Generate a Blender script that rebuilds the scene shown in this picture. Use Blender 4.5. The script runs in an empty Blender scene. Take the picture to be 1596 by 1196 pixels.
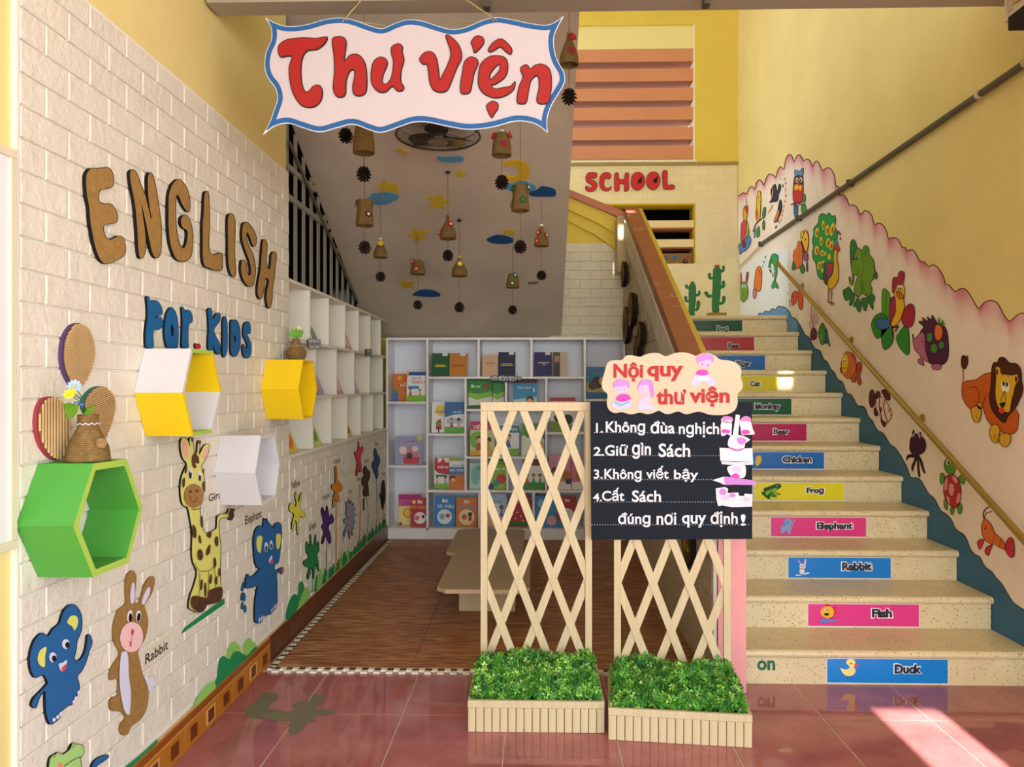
import bpy, math, random
from mathutils import Vector, Matrix
from mathutils.geometry import tessellate_polygon
random.seed(7)
C = bpy.context.scene.collection
SC = bpy.context.scene
# ------------------------------------------------------------------ camera, light, exposure
F, CX, CY, TH, H = 1125.0, 809.0, 600.0, .0232, 1.2634
cam = bpy.data.cameras.new('camera'); camo = bpy.data.objects.new('camera', cam); C.objects.link(camo)
camo.location = (0, 0, H); camo.rotation_euler = (math.pi/2, 0, TH)
cam.sensor_width = 36; cam.lens = F*36/1596; cam.shift_x = (798-CX)/1596; cam.shift_y = (CY-598)/1596
cam.clip_start = .05
SC.camera = camo
SC.view_settings.view_transform = 'Standard'; SC.view_settings.look = 'None'
SC.view_settings.gamma = 1; SC.view_settings.use_curve_mapping = False
SC.view_settings.exposure = EXPO = 1.0
w = bpy.data.worlds.new('sky'); SC.world = w; w.use_nodes = True
bg = w.node_tree.nodes['Background']; bg.inputs[1].default_value = 2.9
# hazy tropical sky: bright towards the horizon, a little deeper overhead
_N, _L = w.node_tree.nodes, w.node_tree.links
_tc = _N.new('ShaderNodeTexCoord'); _sx = _N.new('ShaderNodeSeparateXYZ'); _rp = _N.new('ShaderNodeValToRGB')
_L.new(_tc.outputs['Generated'], _sx.inputs[0]); _L.new(_sx.outputs[2], _rp.inputs[0]); _L.new(_rp.outputs[0], bg.inputs[0])
_e = _rp.color_ramp.elements; _e[0].position = 0; _e[0].color = (.96, .99, 1, 1); _e[1].position = .8; _e[1].color = (.36, .46, .62, 1)
_m = _e.new(.3); _m.color = (.70, .78, .86, 1)
sun = bpy.data.lights.new('sun', 'SUN'); sun.energy = 9; sun.angle = .009; sun.color = (1, .95, .86)
suno = bpy.data.objects.new('sun', sun); C.objects.link(suno)
suno.rotation_euler = Vector((-.02, 1, -1.19)).to_track_quat('-Z', 'Y').to_euler(); suno.location = (0, -4, 8)
# ------------------------------------------------------------------ geometry helpers
cT, sT = math.cos(TH), math.sin(TH)
CAM = Vector((0, 0, H))
def ray(x, y):
    a = (x-CX)/F
    return Vector((a*cT-sT, a*sT+cT, (CY-y)/F))
class PL:
    """a real plane in the place: origin, two axes, normal (towards the viewer)"""
    def __init__(s, o, u, v):
        s.o = Vector(o); s.u = Vector(u).normalized(); s.v = Vector(v).normalized(); s.n = s.u.cross(s.v)
    def off(s, c): return PL(s.o+s.n*c, s.u, s.v)
    def px(s, x, y):
        d = ray(x, y); t = (s.o-CAM).dot(s.n)/d.dot(s.n); p = CAM+d*t-s.o
        return (p.dot(s.u), p.dot(s.v))
    def pt(s, a, b, c=0): return s.o+s.u*a+s.v*b+s.n*c
    def at(s, x, y, c=0): return s.pt(*s.px(x, y), c)
XL, XR, YB = -1.21, 2.08, 7.48
Z = (0, 0, 1)
LW = PL((XL, 0, 0), (0, 1, 0), Z)
RW = PL((XR, 0, 0), (0, -1, 0), Z)
def FY(y): return PL((0, y, 0), (1, 0, 0), Z)
def GZ(z): return PL((0, 0, z), (1, 0, 0), (0, 1, 0))
SLO = .555; SY, SZ = 6.10, 1.686           # soffit of the upper flight
SOF = PL((0, SY, SZ), (1, 0, 0), (0, -1, SLO))
def sof_z(y): return SZ+SLO*(SY-y)
# ------------------------------------------------------------------ materials
def lin(c): return c/12.92 if c <= .04045 else ((c+.055)/1.055)**2.4
def rgb(h):
    h = h.lstrip('#'); h = ''.join(c*2 for c in h) if len(h) == 3 else h
    return tuple(lin(int(h[i:i+2], 16)/255) for i in (0, 2, 4))+(1,)
MC = {}
def mt(hx, rough=.65, kind='', metal=0.0, p=None):
    key = (hx, rough, kind, metal, p)
    if key in MC: return MC[key]
    m = bpy.data.materials.new('paint_'+hx.strip('#')+('_'+kind if kind else '')); m.use_nodes = True
    nt = m.node_tree; N = nt.nodes; L = nt.links; b = N['Principled BSDF']
    b.inputs['Base Color'].default_value = rgb(hx); b.inputs['Roughness'].default_value = rough
    b.inputs['Metallic'].default_value = metal
    m.diffuse_color = rgb(hx)
    def node(t, **k):
        n = N.new(t)
        for a, v in k.items():
            if a in n.inputs: n.inputs[a].default_value = v
            else: setattr(n, a, v)
        return n
    def coord(scale=(1, 1, 1), world=True, rot=(0, 0, 0)):
        mp = N.new('ShaderNodeMapping'); mp.inputs['Scale'].default_value = scale; mp.inputs['Rotation'].default_value = rot
        if world: g = N.new('ShaderNodeNewGeometry'); L.new(g.outputs['Position'], mp.inputs[0])
        else: g = N.new('ShaderNodeTexCoord'); L.new(g.outputs['Object'], mp.inputs[0])
        return mp.outputs[0]
    def noise(sc, det=3, scale=(1, 1, 1), ro=.5, world=True, rot=(0, 0, 0)):
        n = node('ShaderNodeTexNoise'); n.inputs['Scale'].default_value = sc; n.inputs['Detail'].default_value = det
        n.inputs['Roughness'].default_value = ro
        L.new(coord(scale, world, rot), n.inputs['Vector']); return n.outputs['Fac']
    def ramp(src, stops):
        r = N.new('ShaderNodeValToRGB'); L.new(src, r.inputs[0]); e = r.color_ramp.elements
        while len(e) > 1: e.remove(e[-1])
        e[0].position = stops[0][0]; e[0].color = rgb(stops[0][1])
        for q, c in stops[1:]:
            x = e.new(q); x.color = rgb(c)
        return r.outputs[0]
    def bump(src, st, dist=.01):
        n = node('ShaderNodeBump'); n.inputs['Strength'].default_value = st; n.inputs['Distance'].default_value = dist
        L.new(src, n.inputs['Height']); L.new(n.outputs[0], b.inputs['Normal'])
    def mix(f, a, c, mode='MIX'):
        n = N.new('ShaderNodeMix'); n.data_type = 'RGBA'; n.blend_type = mode
        for s, v in ((0, f), (6, a), (7, c)):
            if hasattr(v, 'links'): L.new(v, n.inputs[s])
            else: n.inputs[s].default_value = v
        return n.outputs[2]
    def vary(f, amt=.12, c2=None):
        # mild colour variation
        r = ramp(f, ((.3, '#000000'), (.7, '#ffffff')))
        dark = tuple(v*(1-amt) for v in rgb(hx)[:3])+(1,)
        L.new(mix(r, dark, rgb(c2) if c2 else rgb(hx)), b.inputs['Base Color'])
    if kind == 'brick':
        bump(noise(38, 5, ro=.6), .55, .012); vary(noise(9, 3), .07)
    elif kind == 'plaster':
        bump(noise(30, 4), .12, .01); vary(noise(2.2, 5, ro=.6), .10)
    elif kind == 'dirty':
        bump(noise(20, 4), .12, .01); vary(noise(3.1, 7, ro=.7), .22)
    elif kind == 'wornred':
        f = noise(9, 6, ro=.75); L.new(ramp(f, ((.0, '#7d4a3e'), (.5, hx), (.6, hx), (.64, '#b08c78'), (.72, '#cdb8a8'))), b.inputs['Base Color']); bump(f, .2)
    elif kind == 'wood':
        f = noise(6, 5, scale=(14, 14, .9), ro=.6, world=False) if p != 'x' else noise(6, 5, scale=(.9, 14, 14), ro=.6, world=False)
        vary(f, .16); bump(f, .08, .002)
    elif kind == 'darkgrain':
        f = noise(5, 6, scale=(1.6, 24, 24), ro=.6)
        L.new(ramp(f, ((.32, '#5a3320'), (.45, '#8a5537'), (.55, '#b07a50'), (.68, '#d2a270'))), b.inputs['Base Color']); bump(f, .1, .003)
    elif kind == 'walnut':
        f = noise(5, 6, scale=(2, 9, 2.2), ro=.7)
        L.new(ramp(f, ((.3, '#43200f'), (.5, '#5f3119'), (.7, '#82512e'))), b.inputs['Base Color'])
    elif kind == 'burlap':
        w1 = node('ShaderNodeTexWave', wave_type='BANDS', bands_direction='Z'); w1.inputs['Scale'].default_value = 90; L.new(coord(), w1.inputs['Vector']); w1.inputs['Distortion'].default_value = 2
        w2 = node('ShaderNodeTexWave', wave_type='BANDS', bands_direction='Y'); w2.inputs['Scale'].default_value = 90; L.new(coord(), w2.inputs['Vector']); w2.inputs['Distortion'].default_value = 2
        a = mix(.5, w1.outputs['Color'], w2.outputs['Color']); bump(a, .35, .004); vary(noise(60, 4), .25)
    elif kind == 'rope':
        w1 = node('ShaderNodeTexWave', wave_type='BANDS', bands_direction='Z'); w1.inputs['Scale'].default_value = 60; L.new(coord(), w1.inputs['Vector']); w1.inputs['Distortion'].default_value = 3
        bump(w1.outputs['Color'], .6, .006); vary(noise(80, 4), .35)
    elif kind == 'terrazzo':
        v1 = node('ShaderNodeTexVoronoi'); v1.inputs['Scale'].default_value = 95; L.new(coord(), v1.inputs['Vector'])
        d = ramp(v1.outputs['Distance'], ((0, '#ffffff'), (.22, '#ffffff'), (.3, '#000000')))
        s = N.new('ShaderNodeSeparateColor'); L.new(v1.outputs['Color'], s.inputs[0])
        pick = N.new('ShaderNodeMath'); pick.operation = 'GREATER_THAN'; L.new(s.outputs[0], pick.inputs[0]); pick.inputs[1].default_value = .62
        mul = N.new('ShaderNodeMath'); mul.operation = 'MULTIPLY'; L.new(d, mul.inputs[0]); L.new(pick.outputs[0], mul.inputs[1])
        dirt = ramp(noise(4, 5, ro=.7), ((.35, '#d8c9a4'), (.6, hx), (.8, '#efe3c4')))
        pc = ramp(s.outputs[1], ((0, '#4c4234'), (.5, '#7d6a4c'), (1, '#a28f70')))
        L.new(mix(mul.outputs[0], dirt, pc), b.inputs['Base Color'])
    elif kind == 'glaze':
        f = noise(3.5, 6, ro=.7); L.new(ramp(f, ((.3, '#955658'), (.5, hx), (.72, '#b87a7b'))), b.inputs['Base Color'])
        f2 = noise(14, 5, ro=.7); L.new(ramp(f2, ((.3, '#1c1c1c'), (.75, '#4a4a4a'))), b.inputs['Roughness'])
    elif kind == 'soffit':
        f = noise(1.6, 6, ro=.65); L.new(ramp(f, ((.3, '#c0b6a4'), (.55, hx), (.75, '#d8cfc0'))), b.inputs['Base Color']); bump(noise(14, 4), .1)
    elif kind == 'mural':
        at = N.new('ShaderNodeAttribute'); at.attribute_name = 'tone'
        r = ramp(noise(3.1, 7, ro=.7), ((.3, '#000000'), (.7, '#ffffff'))); dk = tuple(v*.86 for v in rgb(hx)[:3])+(1,)
        L.new(mix(at.outputs['Fac'], mix(r, dk, rgb(hx)), rgb(p)), b.inputs['Base Color'])
    elif kind == 'dirtyside':
        vary(noise(5, 6, ro=.7, scale=(1, 1, .5)), .2); bump(noise(30, 4), .3, .01)
    elif kind == 'cardboard':
        vary(noise(30, 3), .12)
    elif kind == 'leaf':
        vary(noise(25, 2), .3); b.inputs['Specular IOR Level'].default_value = .5
    elif kind == 'glass':
        b.inputs['Transmission Weight'].default_value = 1
    if rough > .6 and kind not in ('glaze',): b.inputs['Specular IOR Level'].default_value = .25
    MC[key] = m
    return m
# ------------------------------------------------------------------ mesh builder
def smooth(P, k=3):
    n = len(P); out = []
    for i in range(n):
        p0, p1, p2, p3 = P[i-1], P[i], P[(i+1) % n], P[(i+2) % n]
        for j in range(k):
            t = j/k
            out.append(tuple(.5*((2*b)+(-a+c)*t+(2*a-5*b+4*c-d)*t*t+(-a+3*b-3*c+d)*t**3) for a, b, c, d in zip(p0, p1, p2, p3)))
    return out
def area(P): return .5*sum(P[i-1][0]*P[i][1]-P[i][0]*P[i-1][1] for i in range(len(P)))
class B:
    def __init__(s): s.v = []; s.f = []; s.mi = []; s.sm = []; s.m = []
    def mat(s, m):
        if isinstance(m, str): m = mt(m)
        if m not in s.m: s.m.append(m)
        return s.m.index(m)
    def add(s, vs, fs, m, sm=False):
        k = len(s.v); s.v += [tuple(p) for p in vs]; i = s.mat(m)
        for f in fs: s.f.append(tuple(k+q for q in f)); s.mi.append(i); s.sm.append(sm)
        return s
    def box(s, x0, x1, y0, y1, z0, z1, m):
        vs = [(x, y, z) for x in (x0, x1) for y in (y0, y1) for z in (z0, z1)]
        return s.add(vs, [(0, 1, 3, 2), (4, 6, 7, 5), (0, 4, 5, 1), (2, 3, 7, 6), (0, 2, 6, 4), (1, 5, 7, 3)], m)
    def pbox(s, pl, a0, a1, b0, b1, c0, c1, m, bev=0):
        """box in a plane's own axes, optionally with a chamfered front"""
        if not bev:
            vs = [pl.pt(a, b, c) for a in (a0, a1) for b in (b0, b1) for c in (c0, c1)]
            return s.add(vs, [(0, 1, 3, 2), (4, 6, 7, 5), (0, 4, 5, 1), (2, 3, 7, 6), (0, 2, 6, 4), (1, 5, 7, 3)], m)
        P = [(a0, b0), (a1, b0), (a1, b1), (a0, b1)]; Q = [(a0+bev, b0+bev), (a1-bev, b0+bev), (a1-bev, b1-bev), (a0+bev, b1-bev)]
        vs = [pl.pt(*p, c0) for p in P]+[pl.pt(*p, c1-bev) for p in P]+[pl.pt(*p, c1) for p in Q]
        fs = [(3, 2, 1, 0), (8, 9, 10, 11)]
        for i in range(4):
            j = (i+1) % 4; fs += [(i, j, 4+j, 4+i), (4+i, 4+j, 8+j, 8+i)]
        return s.add(vs, fs, m)
    def prism(s, pl, P, c0, c1, mf, ms=None, holes=(), side=True):
        P = list(P)
        if area(P) < 0: P = P[::-1]
        loops = [P]+[h if area(h) < 0 else h[::-1] for h in holes]
        flat = [q for l in loops for q in l]
        tri = tessellate_polygon([[Vector((a, b, 0)) for a, b in l] for l in loops])
        tr = []
        for t in tri:
            a = area([flat[i] for i in t]); 
            if abs(a) < 1e-12: continue
            tr.append(tuple(t) if a > 0 else tuple(t[::-1]))
        s.add([pl.pt(a, b, c1) for a, b in flat], tr, mf)
        if side and c0 != c1:
            for l in loops:
                n = len(l); s.add([pl.pt(a, b, c0) for a, b in l]+[pl.pt(a, b, c1) for a, b in l], [(i, (i+1) % n, n+(i+1) % n, n+i) for i in range(n)], ms or mf)
            s.add([pl.pt(a, b, c0) for a, b in flat], [t[::-1] for t in tr], ms or mf)
        return s
    def tube(s, P, r, m, seg=6, cap=True, sm=True):
        P = [Vector(p) for p in P]; rs = r if isinstance(r, (list, tuple)) else [r]*len(P); vs = []; fs = []
        ref = None
        for i, p in enumerate(P):
            d = (P[min(i+1, len(P)-1)]-P[max(i-1, 0)]).normalized()
            if ref is None: ref = Vector((0, 0, 1)) if abs(d.z) < .9 else Vector((1, 0, 0))
            a = d.cross(ref).normalized(); b = a.cross(d).normalized()
            if b.length: ref = b
            vs += [p+(a*math.cos(t)+b*math.sin(t))*rs[i] for t in [2*math.pi*j/seg for j in range(seg)]]
        for i in range(len(P)-1):
            for j in range(seg):
                k = (j+1) % seg; fs.append((i*seg+j, (i+1)*seg+j, (i+1)*seg+k, i*seg+k))
        s.add(vs, fs, m, sm)
        if cap: s.add(vs[:seg], [tuple(range(seg))], m); s.add(vs[-seg:], [tuple(range(seg))[::-1]], m)
        return s
    def lathe(s, c, prof, m, seg=20, sm=True, sx=1, sy=1):
        c = Vector(c); vs = []; fs = []
        for r, z in prof: vs += [c+Vector((r*sx*math.cos(t), r*sy*math.sin(t), z)) for t in [2*math.pi*j/seg for j in range(seg)]]
        for i in range(len(prof)-1):
            for j in range(seg):
                k = (j+1) % seg; fs.append((i*seg+j, i*seg+k, (i+1)*seg+k, (i+1)*seg+j))
        return s.add(vs, fs, m, sm)
    def ball(s, c, r, m, seg=10, rz=None):
        rz = rz or r
        return s.lathe(c, [(max(1e-4, r*math.sin(t)), -rz*math.cos(t)) for t in [math.pi*i/7 for i in range(8)]], m, seg)
    def mesh(s, name, base=None):
        me = bpy.data.meshes.new(name); base = base or Vector((0, 0, 0))
        me.from_pydata([tuple(Vector(v)-base) for v in s.v], [], s.f)
        for m in s.m: me.materials.append(m)
        me.polygons.foreach_set('material_index', s.mi); me.polygons.foreach_set('use_smooth', s.sm)
        me.update(); return me
    def obj(s, name, parent=None, label=None, cat=None, group=None, kind=None):
        xs = list(zip(*s.v)); lo = [min(x) for x in xs]; hi = [max(x) for x in xs]
        base = Vector(((lo[0]+hi[0])/2, (lo[1]+hi[1])/2, lo[2]))
        o = bpy.data.objects.new(name, s.mesh(name, base)); C.objects.link(o)
        return put(o, base, parent, label, cat, group, kind)
def wpos(o):
    p = Vector((0, 0, 0))
    while o: p = p+o.location; o = o.parent
    return p
def put(o, base, parent, label=None, cat=None, group=None, kind=None):
    o.parent = parent; o.location = base-(wpos(parent) if parent else Vector((0, 0, 0)))
    for k, v in (('label', label), ('category', cat), ('group', group), ('kind', kind)):
        if v: o[k] = v
    return o
def thing(name, label, cat, loc, group=None):
    o = bpy.data.objects.new(name, None); C.objects.link(o); o.empty_display_size = .05
    return put(o, Vector(loc), None, label, cat, group)
def struct(b, name, parent=None): return b.obj(name, parent, kind=None if parent else 'structure')
# ------------------------------------------------------------------ drawing on planes
def pts(s, T=(0, 0, 1)):
    return [(T[0]+float(q.split(',')[0])/T[2], T[1]+float(q.split(',')[1])/T[2]) for q in s.split()]
def ell(cx, cy, rx, ry, rot=0, n=20):
    r = math.radians(rot)
    return [(cx+rx*math.cos(t)*math.cos(r)-ry*math.sin(t)*math.sin(r), cy+rx*math.cos(t)*math.sin(r)+ry*math.sin(t)*math.cos(r)) for t in [2*math.pi*i/n for i in range(n)]]
def strokeq(P, w, closed=False):
    """quads along a polyline, in picture units"""
    n = len(P); out = []; nr = []
    for i in range(n):
        a = P[i-1] if (closed or i) else P[i]; b = P[(i+1) % n] if (closed or i < n-1) else P[i]
        dx, dy = b[0]-a[0], b[1]-a[1]; l = math.hypot(dx, dy) or 1; nr.append((-dy/l*w/2, dx/l*w/2))
    for i in range(n if closed else n-1):
        j = (i+1) % n
        out.append([(P[i][0]+nr[i][0], P[i][1]+nr[i][1]), (P[j][0]+nr[j][0], P[j][1]+nr[j][1]), (P[j][0]-nr[j][0], P[j][1]-nr[j][1]), (P[i][0]-nr[i][0], P[i][1]-nr[i][1])])
    return out
def draw(b, pl, T, layers, c=.0006, st=.0005, ow=1.0, oc='#15100f'):
    """layers: (colour, 'shape') - shapes: polygon, 'p' sharp polygon, 'e' ellipse, 'l' line; '!' = with a dark outline"""
    for L in layers:
        col, sh = L[0], L[1]; m = col if not isinstance(col, str) else mt(col)
        out = sh.startswith('!'); sh = sh[1:] if out else sh
        for one in sh.split('|'):
            one = one.strip(); k = one[0]
            if k == 'e':
                v = [float(t) for t in one[1:].replace(',', ' ').split()]
                P = [(T[0]+x/T[2], T[1]+y/T[2]) for x, y in ell(v[0], v[1], v[2], v[3], v[4] if len(v) > 4 else 0)]
            elif k == 'l':
                q = one[1:].split(); wd = float(q[0])/T[2]; P = pts(' '.join(q[1:]), T)
                if len(P) > 2:
                    Q = smooth([P[0]]+P+[P[-1]], 3); P = Q[3:-5]
                for quad in strokeq(P, wd):
                    poly = [pl.px(*p) for p in quad]
                    if area(poly) < 0: poly = poly[::-1]
                    b.add([pl.pt(x, y, c) for x, y in poly], [(0, 1, 2, 3)], m)
                continue
            elif k == 'p': P = pts(one[1:], T)
            else: P = smooth(pts(one, T), 3)
            b.prism(pl, [pl.px(*p) for p in P], c, c, m, side=False)
            if out:
                for quad in strokeq(P, ow, True):
                    poly = [pl.px(*p) for p in quad]
                    if area(poly) < 0: poly = poly[::-1]
                    b.add([pl.pt(x, y, c+st*.6) for x, y in poly], [(0, 1, 2, 3)], mt(oc))
        c += st
    return c
def textmesh(s, bold=0.0, ext=0.0, res=3):
    cu = bpy.data.curves.new('lettering', 'FONT'); cu.body = s; cu.offset = bold; cu.extrude = ext; cu.resolution_u = res
    o = bpy.data.objects.new('t', cu); C.objects.link(o)
    bpy.context.view_layer.update()
    me = bpy.data.meshes.new_from_object(o.evaluated_get(bpy.context.evaluated_depsgraph_get()))
    vs = [tuple(v.co) for v in me.vertices]; fs = [tuple(p.vertices) for p in me.polygons]
    bpy.data.objects.remove(o); bpy.data.curves.remove(cu); bpy.data.meshes.remove(me)
    return vs, fs
def text(b, pl, s, x0, y0, x1, y1, m, bold=.01, c0=.001, th=0.0, px=True):
    """lettering fitted to the box x0,y0 (upper left) x1,y1 (lower right)"""
    vs, fs = textmesh(s.replace('g', '\u0261'), bold, 1.0 if th else 0.0)
    if not vs: return b
    ax = [v[0] for v in vs]; ay = [v[1] for v in vs]; l, r, d, u = min(ax), max(ax), min(ay), max(ay)
    if px: a0, b1 = pl.px(x0, y0); a1, b0 = pl.px(x1, y1); _, bl = pl.px(x0, y1); _, br = pl.px(x1, y0); 
    else: a0, b1, a1, b0 = x0, y0, x1, y1; bl, br = b0, b1
    def mp(v):
        s_ = (v[0]-l)/(r-l or 1); t = (v[1]-d)/(u-d or 1)
        bb = (bl*(1-s_)+b0*s_)*(1-t)+(b1*(1-s_)+br*s_)*t
        return pl.pt(a0+(a1-a0)*s_, bb, c0+(th*(v[2]+1)/2 if th else 0))
    q = [mp(v) for v in vs]
    if th == 0:
        f2 = []
        for f in fs:
            nn = (q[f[1]]-q[f[0]]).cross(q[f[2]]-q[f[0]])
            f2.append(f if nn.dot(pl.n) >= 0 else f[::-1])
        fs = f2
    return b.add(q, fs, m)
def cutout(name, pl, T, outline, th, front, side, layers=(), label=None, cat=None, group=None, holes=(), rim=0, sharp=False, parent=None, ow=1.0):
    """a shaped board standing proud of a plane by th, with painted details on its face"""
    fp = pl.off(th); b = B()
    P = outline if isinstance(outline, list) else pts(outline, T)
    if not sharp: P = smooth(P, 3)
    hs = []
    for h in holes:
        hp = pts(h, T); hs.append(hp if sharp else smooth(hp, 3))
    b.prism(pl, [fp.px(*p) for p in P], 0, th, front, side, [[fp.px(*p) for p in h] for h in hs])
    if rim:
        for lp in [P]+hs:
            for quad in strokeq(lp, rim, True):
                poly = [fp.px(*p) for p in quad]
                if area(poly) < 0: poly = poly[::-1]
                b.add([fp.pt(x, y, .0008) for x, y in poly], [(0, 1, 2, 3)], side)
    if layers: draw(b, fp, T, layers, .0012, ow=ow)
    return b.obj(name, parent, label, cat, group)
# ================================================================== THE SETTING
CREAM = mt('#e6e1d3', .55, 'brick'); YEL = mt('#ead893', .7, 'plaster'); YEL2 = mt('#ead262', .7, 'plaster')
WHITE = mt('#eceae8', .35); CONC = mt('#b9ad97', .8, 'dirty'); DARK = mt('#15120f', .9)  # DARK puts the darkness of unlit rooms and gaps into the colour
RED = mt('#aa676a', .25, 'glaze')
# --- courtyard and corridor
struct(B().box(-12, 12, -14, 9, -.3, -.125, mt('#c9c0b2', .8, 'dirty')), 'ground')
fl = struct(B().box(-1.7, 3.6, -3.1, 7.6, -.12, -.0022, mt('#d6c8b6', .8)), 'floor')
X0, YJ = .289, 2.751
for j in range(-14, 1):                      # glazed red tiles 40 cm square
    for i in range(-5, 6):
        x0 = X0+i*.4; y0 = YJ+j*.4; x1, y1 = x0+.4, y0+.4
        if j == 0: y1 = 3.14 if x0 > .6 else 3.15
        x0c = max(x0, XL-.1); x1c = min(x1, XR+.3)
        if x1c-x0c < .03: continue
        b = B().pbox(GZ(0), x0c+.002, x1c-.002, y0+.002, y1-.002, -.002, 0, RED, .0012)
        b.obj('floor_tile', fl)
# grey cement wear patches on the red tiles
def patch(P, T): b = B(); draw(b, GZ(.0), T, [('#77745f', P)], c=.0009); return b
patch('p0,685 45,680 68,688 60,710 40,720 30,738 100,752 130,745 110,730 130,715 175,710 190,688 215,688 228,700 205,730 185,735 270,748 275,757 190,765 200,780 150,795 165,800 140,822 115,832 100,820 110,780 70,782 -40,770 -60,740 -20,715 0,700', (405, 780, 2.27)).obj('cement_stain', fl)
# --- wooden-look foam mat
MY0 = 3.135
mat_ = thing('foam_floor_mat', 'dark wood-print interlocking foam mat covering the library floor', 'mat', (-.2, MY0, 0))
DG = mt('#6b3b22', .5, 'darkgrain')
MX0 = XL+.055
y = MY0+.045; r = 0
while y < 5.86:
    x = MX0
    while x < .71:
        x1 = min(x+.6, .732); y1 = min(y+.6, 5.86)
        B().pbox(GZ(0), x+.0008, x1-.0008, y+.0008, y1-.0008, .0005, .011, DG, .001).obj('mat_tile', mat_)
        x += .6
    y += .6
b = B(); WM = mt('#e9e2d2', .6)
n = 0; x = MX0-.03
while x < .71:                               # checker teeth along the front edge
    b.pbox(GZ(0), x, x+.026, MY0+.022, MY0+.044, .0005, .0105, WM); b.pbox(GZ(0), x+.026, x+.056, MY0, MY0+.021, .0005, .0095, WM); x += .056
    b.pbox(GZ(0), x-.03, x, MY0+.022, MY0+.044, .0005, .0085, mt('#3b352f')); 
y = MY0+.03
while y < 5.85:
    b.pbox(GZ(0), MX0-.026, MX0-.002, y, y+.03, .0005, .0105, WM); b.pbox(GZ(0), MX0-.03, MX0-.002, y+.03, y+.056, .0005, .0085, mt('#3b352f')); y += .056
b.obj('toothed_edge', mat_, 'black and white toothed edge strip', kind='stuff')
# --- left wall
ZP = 2.294; YE = 3.507
wl = B()
wl.box(-1.7, XL-.012, -2.6, YE-.004, -.02, 3.4, YEL)
wl.box(-1.7, XL-.012, YE-.004, 7.6, -.02, .9, YEL)
wl = struct(wl, 'wall_left')
pan = B(); pm = mt('#ebe7dc', .6)
pan.box(XL-.012, XL-.0025, 1.66, YE, .0, ZP, pm); pan.box(XL-.012, XL-.0025, YE, 5.86, .0, .9, pm)
pan.obj('foam_panel', wl)
BH, BL = .077, .175
unit = B().pbox(LW, 0, BL-.006, 0, BH-.004, -.006, .0035, CREAM, .0028).mesh('brick', Vector((XL, 0, 0)))
cnt = 0
def brickrow(parent, pl, a0, a1, z0, z1, zph, aph, name='brick', small=None):
    """individual relief bricks on a plane, clipped to the panel"""
    k0 = math.floor((z0-zph)/BH); k = k0; lst = []
    while zph+k*BH < z1-.01:
        bz0 = max(zph+k*BH, z0); bz1 = min(zph+(k+1)*BH, z1)
        a = aph+(.5*BL if k % 2 else 0); a += math.floor((a0-a)/BL)*BL
        while a < a1-.01:
            b0 = max(a, a0); b1 = min(a+BL, a1)
            if b1-b0 > .02 and bz1-bz0 > .015: lst.append((b0, b1, bz0, bz1))
            a += BL
        k += 1
    return lst
L1 = brickrow(wl, LW, 1.66, YE, .135, ZP, 1.305, 1.7495)
L2 = brickrow(wl, LW, YE, 5.86, .125, .9, 1.305, 1.7495)
def lay(parent, pl, lst, m, limit=300):
    rest = B()
    shared = {}
    for i, (a0, a1, b0, b1) in enumerate(lst):
        if i < limit:
            key = (round(a1-a0, 3), round(b1-b0, 3))
            if key not in shared: shared[key] = B().pbox(pl, a0+.003, a1-.003, b0+.0015, b1-.0015, -.006, .0035, m, .0028).mesh('brick', pl.pt(a0, b0))
            o = bpy.data.objects.new('brick', shared[key]); C.objects.link(o); put(o, pl.pt(a0, b0), parent)
        else: rest.pbox(pl, a0+.003, a1-.003, b0+.0015, b1-.0015, -.006, .0035, m, .0028)
    if rest.v: rest.obj('brick_course', parent, kind='stuff')
allb = L1+L2
lay(wl, LW, allb, CREAM)
# thin bead closing the panel's top
B().pbox(LW, 1.66, YE, ZP-.004, ZP+.006, -.012, .001, pm).obj('panel_edge', wl)
B().pbox(LW, 1.652, 1.66, .0, ZP+.006, -.012, .003, pm).obj('panel_edge', wl)
# skirting of patterned tiles
sk = struct(B().box(XL-.012, XL+.004, 1.2, 5.86, 0, .128, mt('#c9ae84', .5)), 'baseboard_left')
OR = mt('#b9741f', .35, 'wood', p='x'); BRN = mt('#6a2f10', .4); WN = mt('#6b3519', .35, 'walnut')
y = MY0+.10; ys = []
while y > 1.3: ys.append((y-.4, y)); y -= .4
for (a, c_) in ys:
    b = B().pbox(LW, a+.002, c_-.002, .002, .122, .004, .010, OR, .001)
    b.pbox(LW, a+.002, c_-.002, .098, .120, .0101, .0125, mt('#8d4a17', .4), .001)
    b.pbox(LW, a+.002, c_-.002, .090, .094, .0101, .0108, mt('#d49a4a', .4))
    t = b.obj('skirting_tile', sk)
    for q in range(3):
        yc = a+.07+q*.133
        if q == 1: B().pbox(LW, yc-.036, yc+.036, .018, .076, .0104, .0118, mt('#d9a765', .4)).obj('inlay', t)
        B().pbox(LW, yc-.024, yc+.024, .024, .07, .0106, .0128, BRN).obj('inlay', t)
y = MY0+.10
while y < 5.84:
    y1 = min(y+.4, 5.84); B().pbox(LW, y+.002, y1-.002, .002, .122, .004, .010, WN, .001).obj('skirting_tile', sk); y += .4
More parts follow.
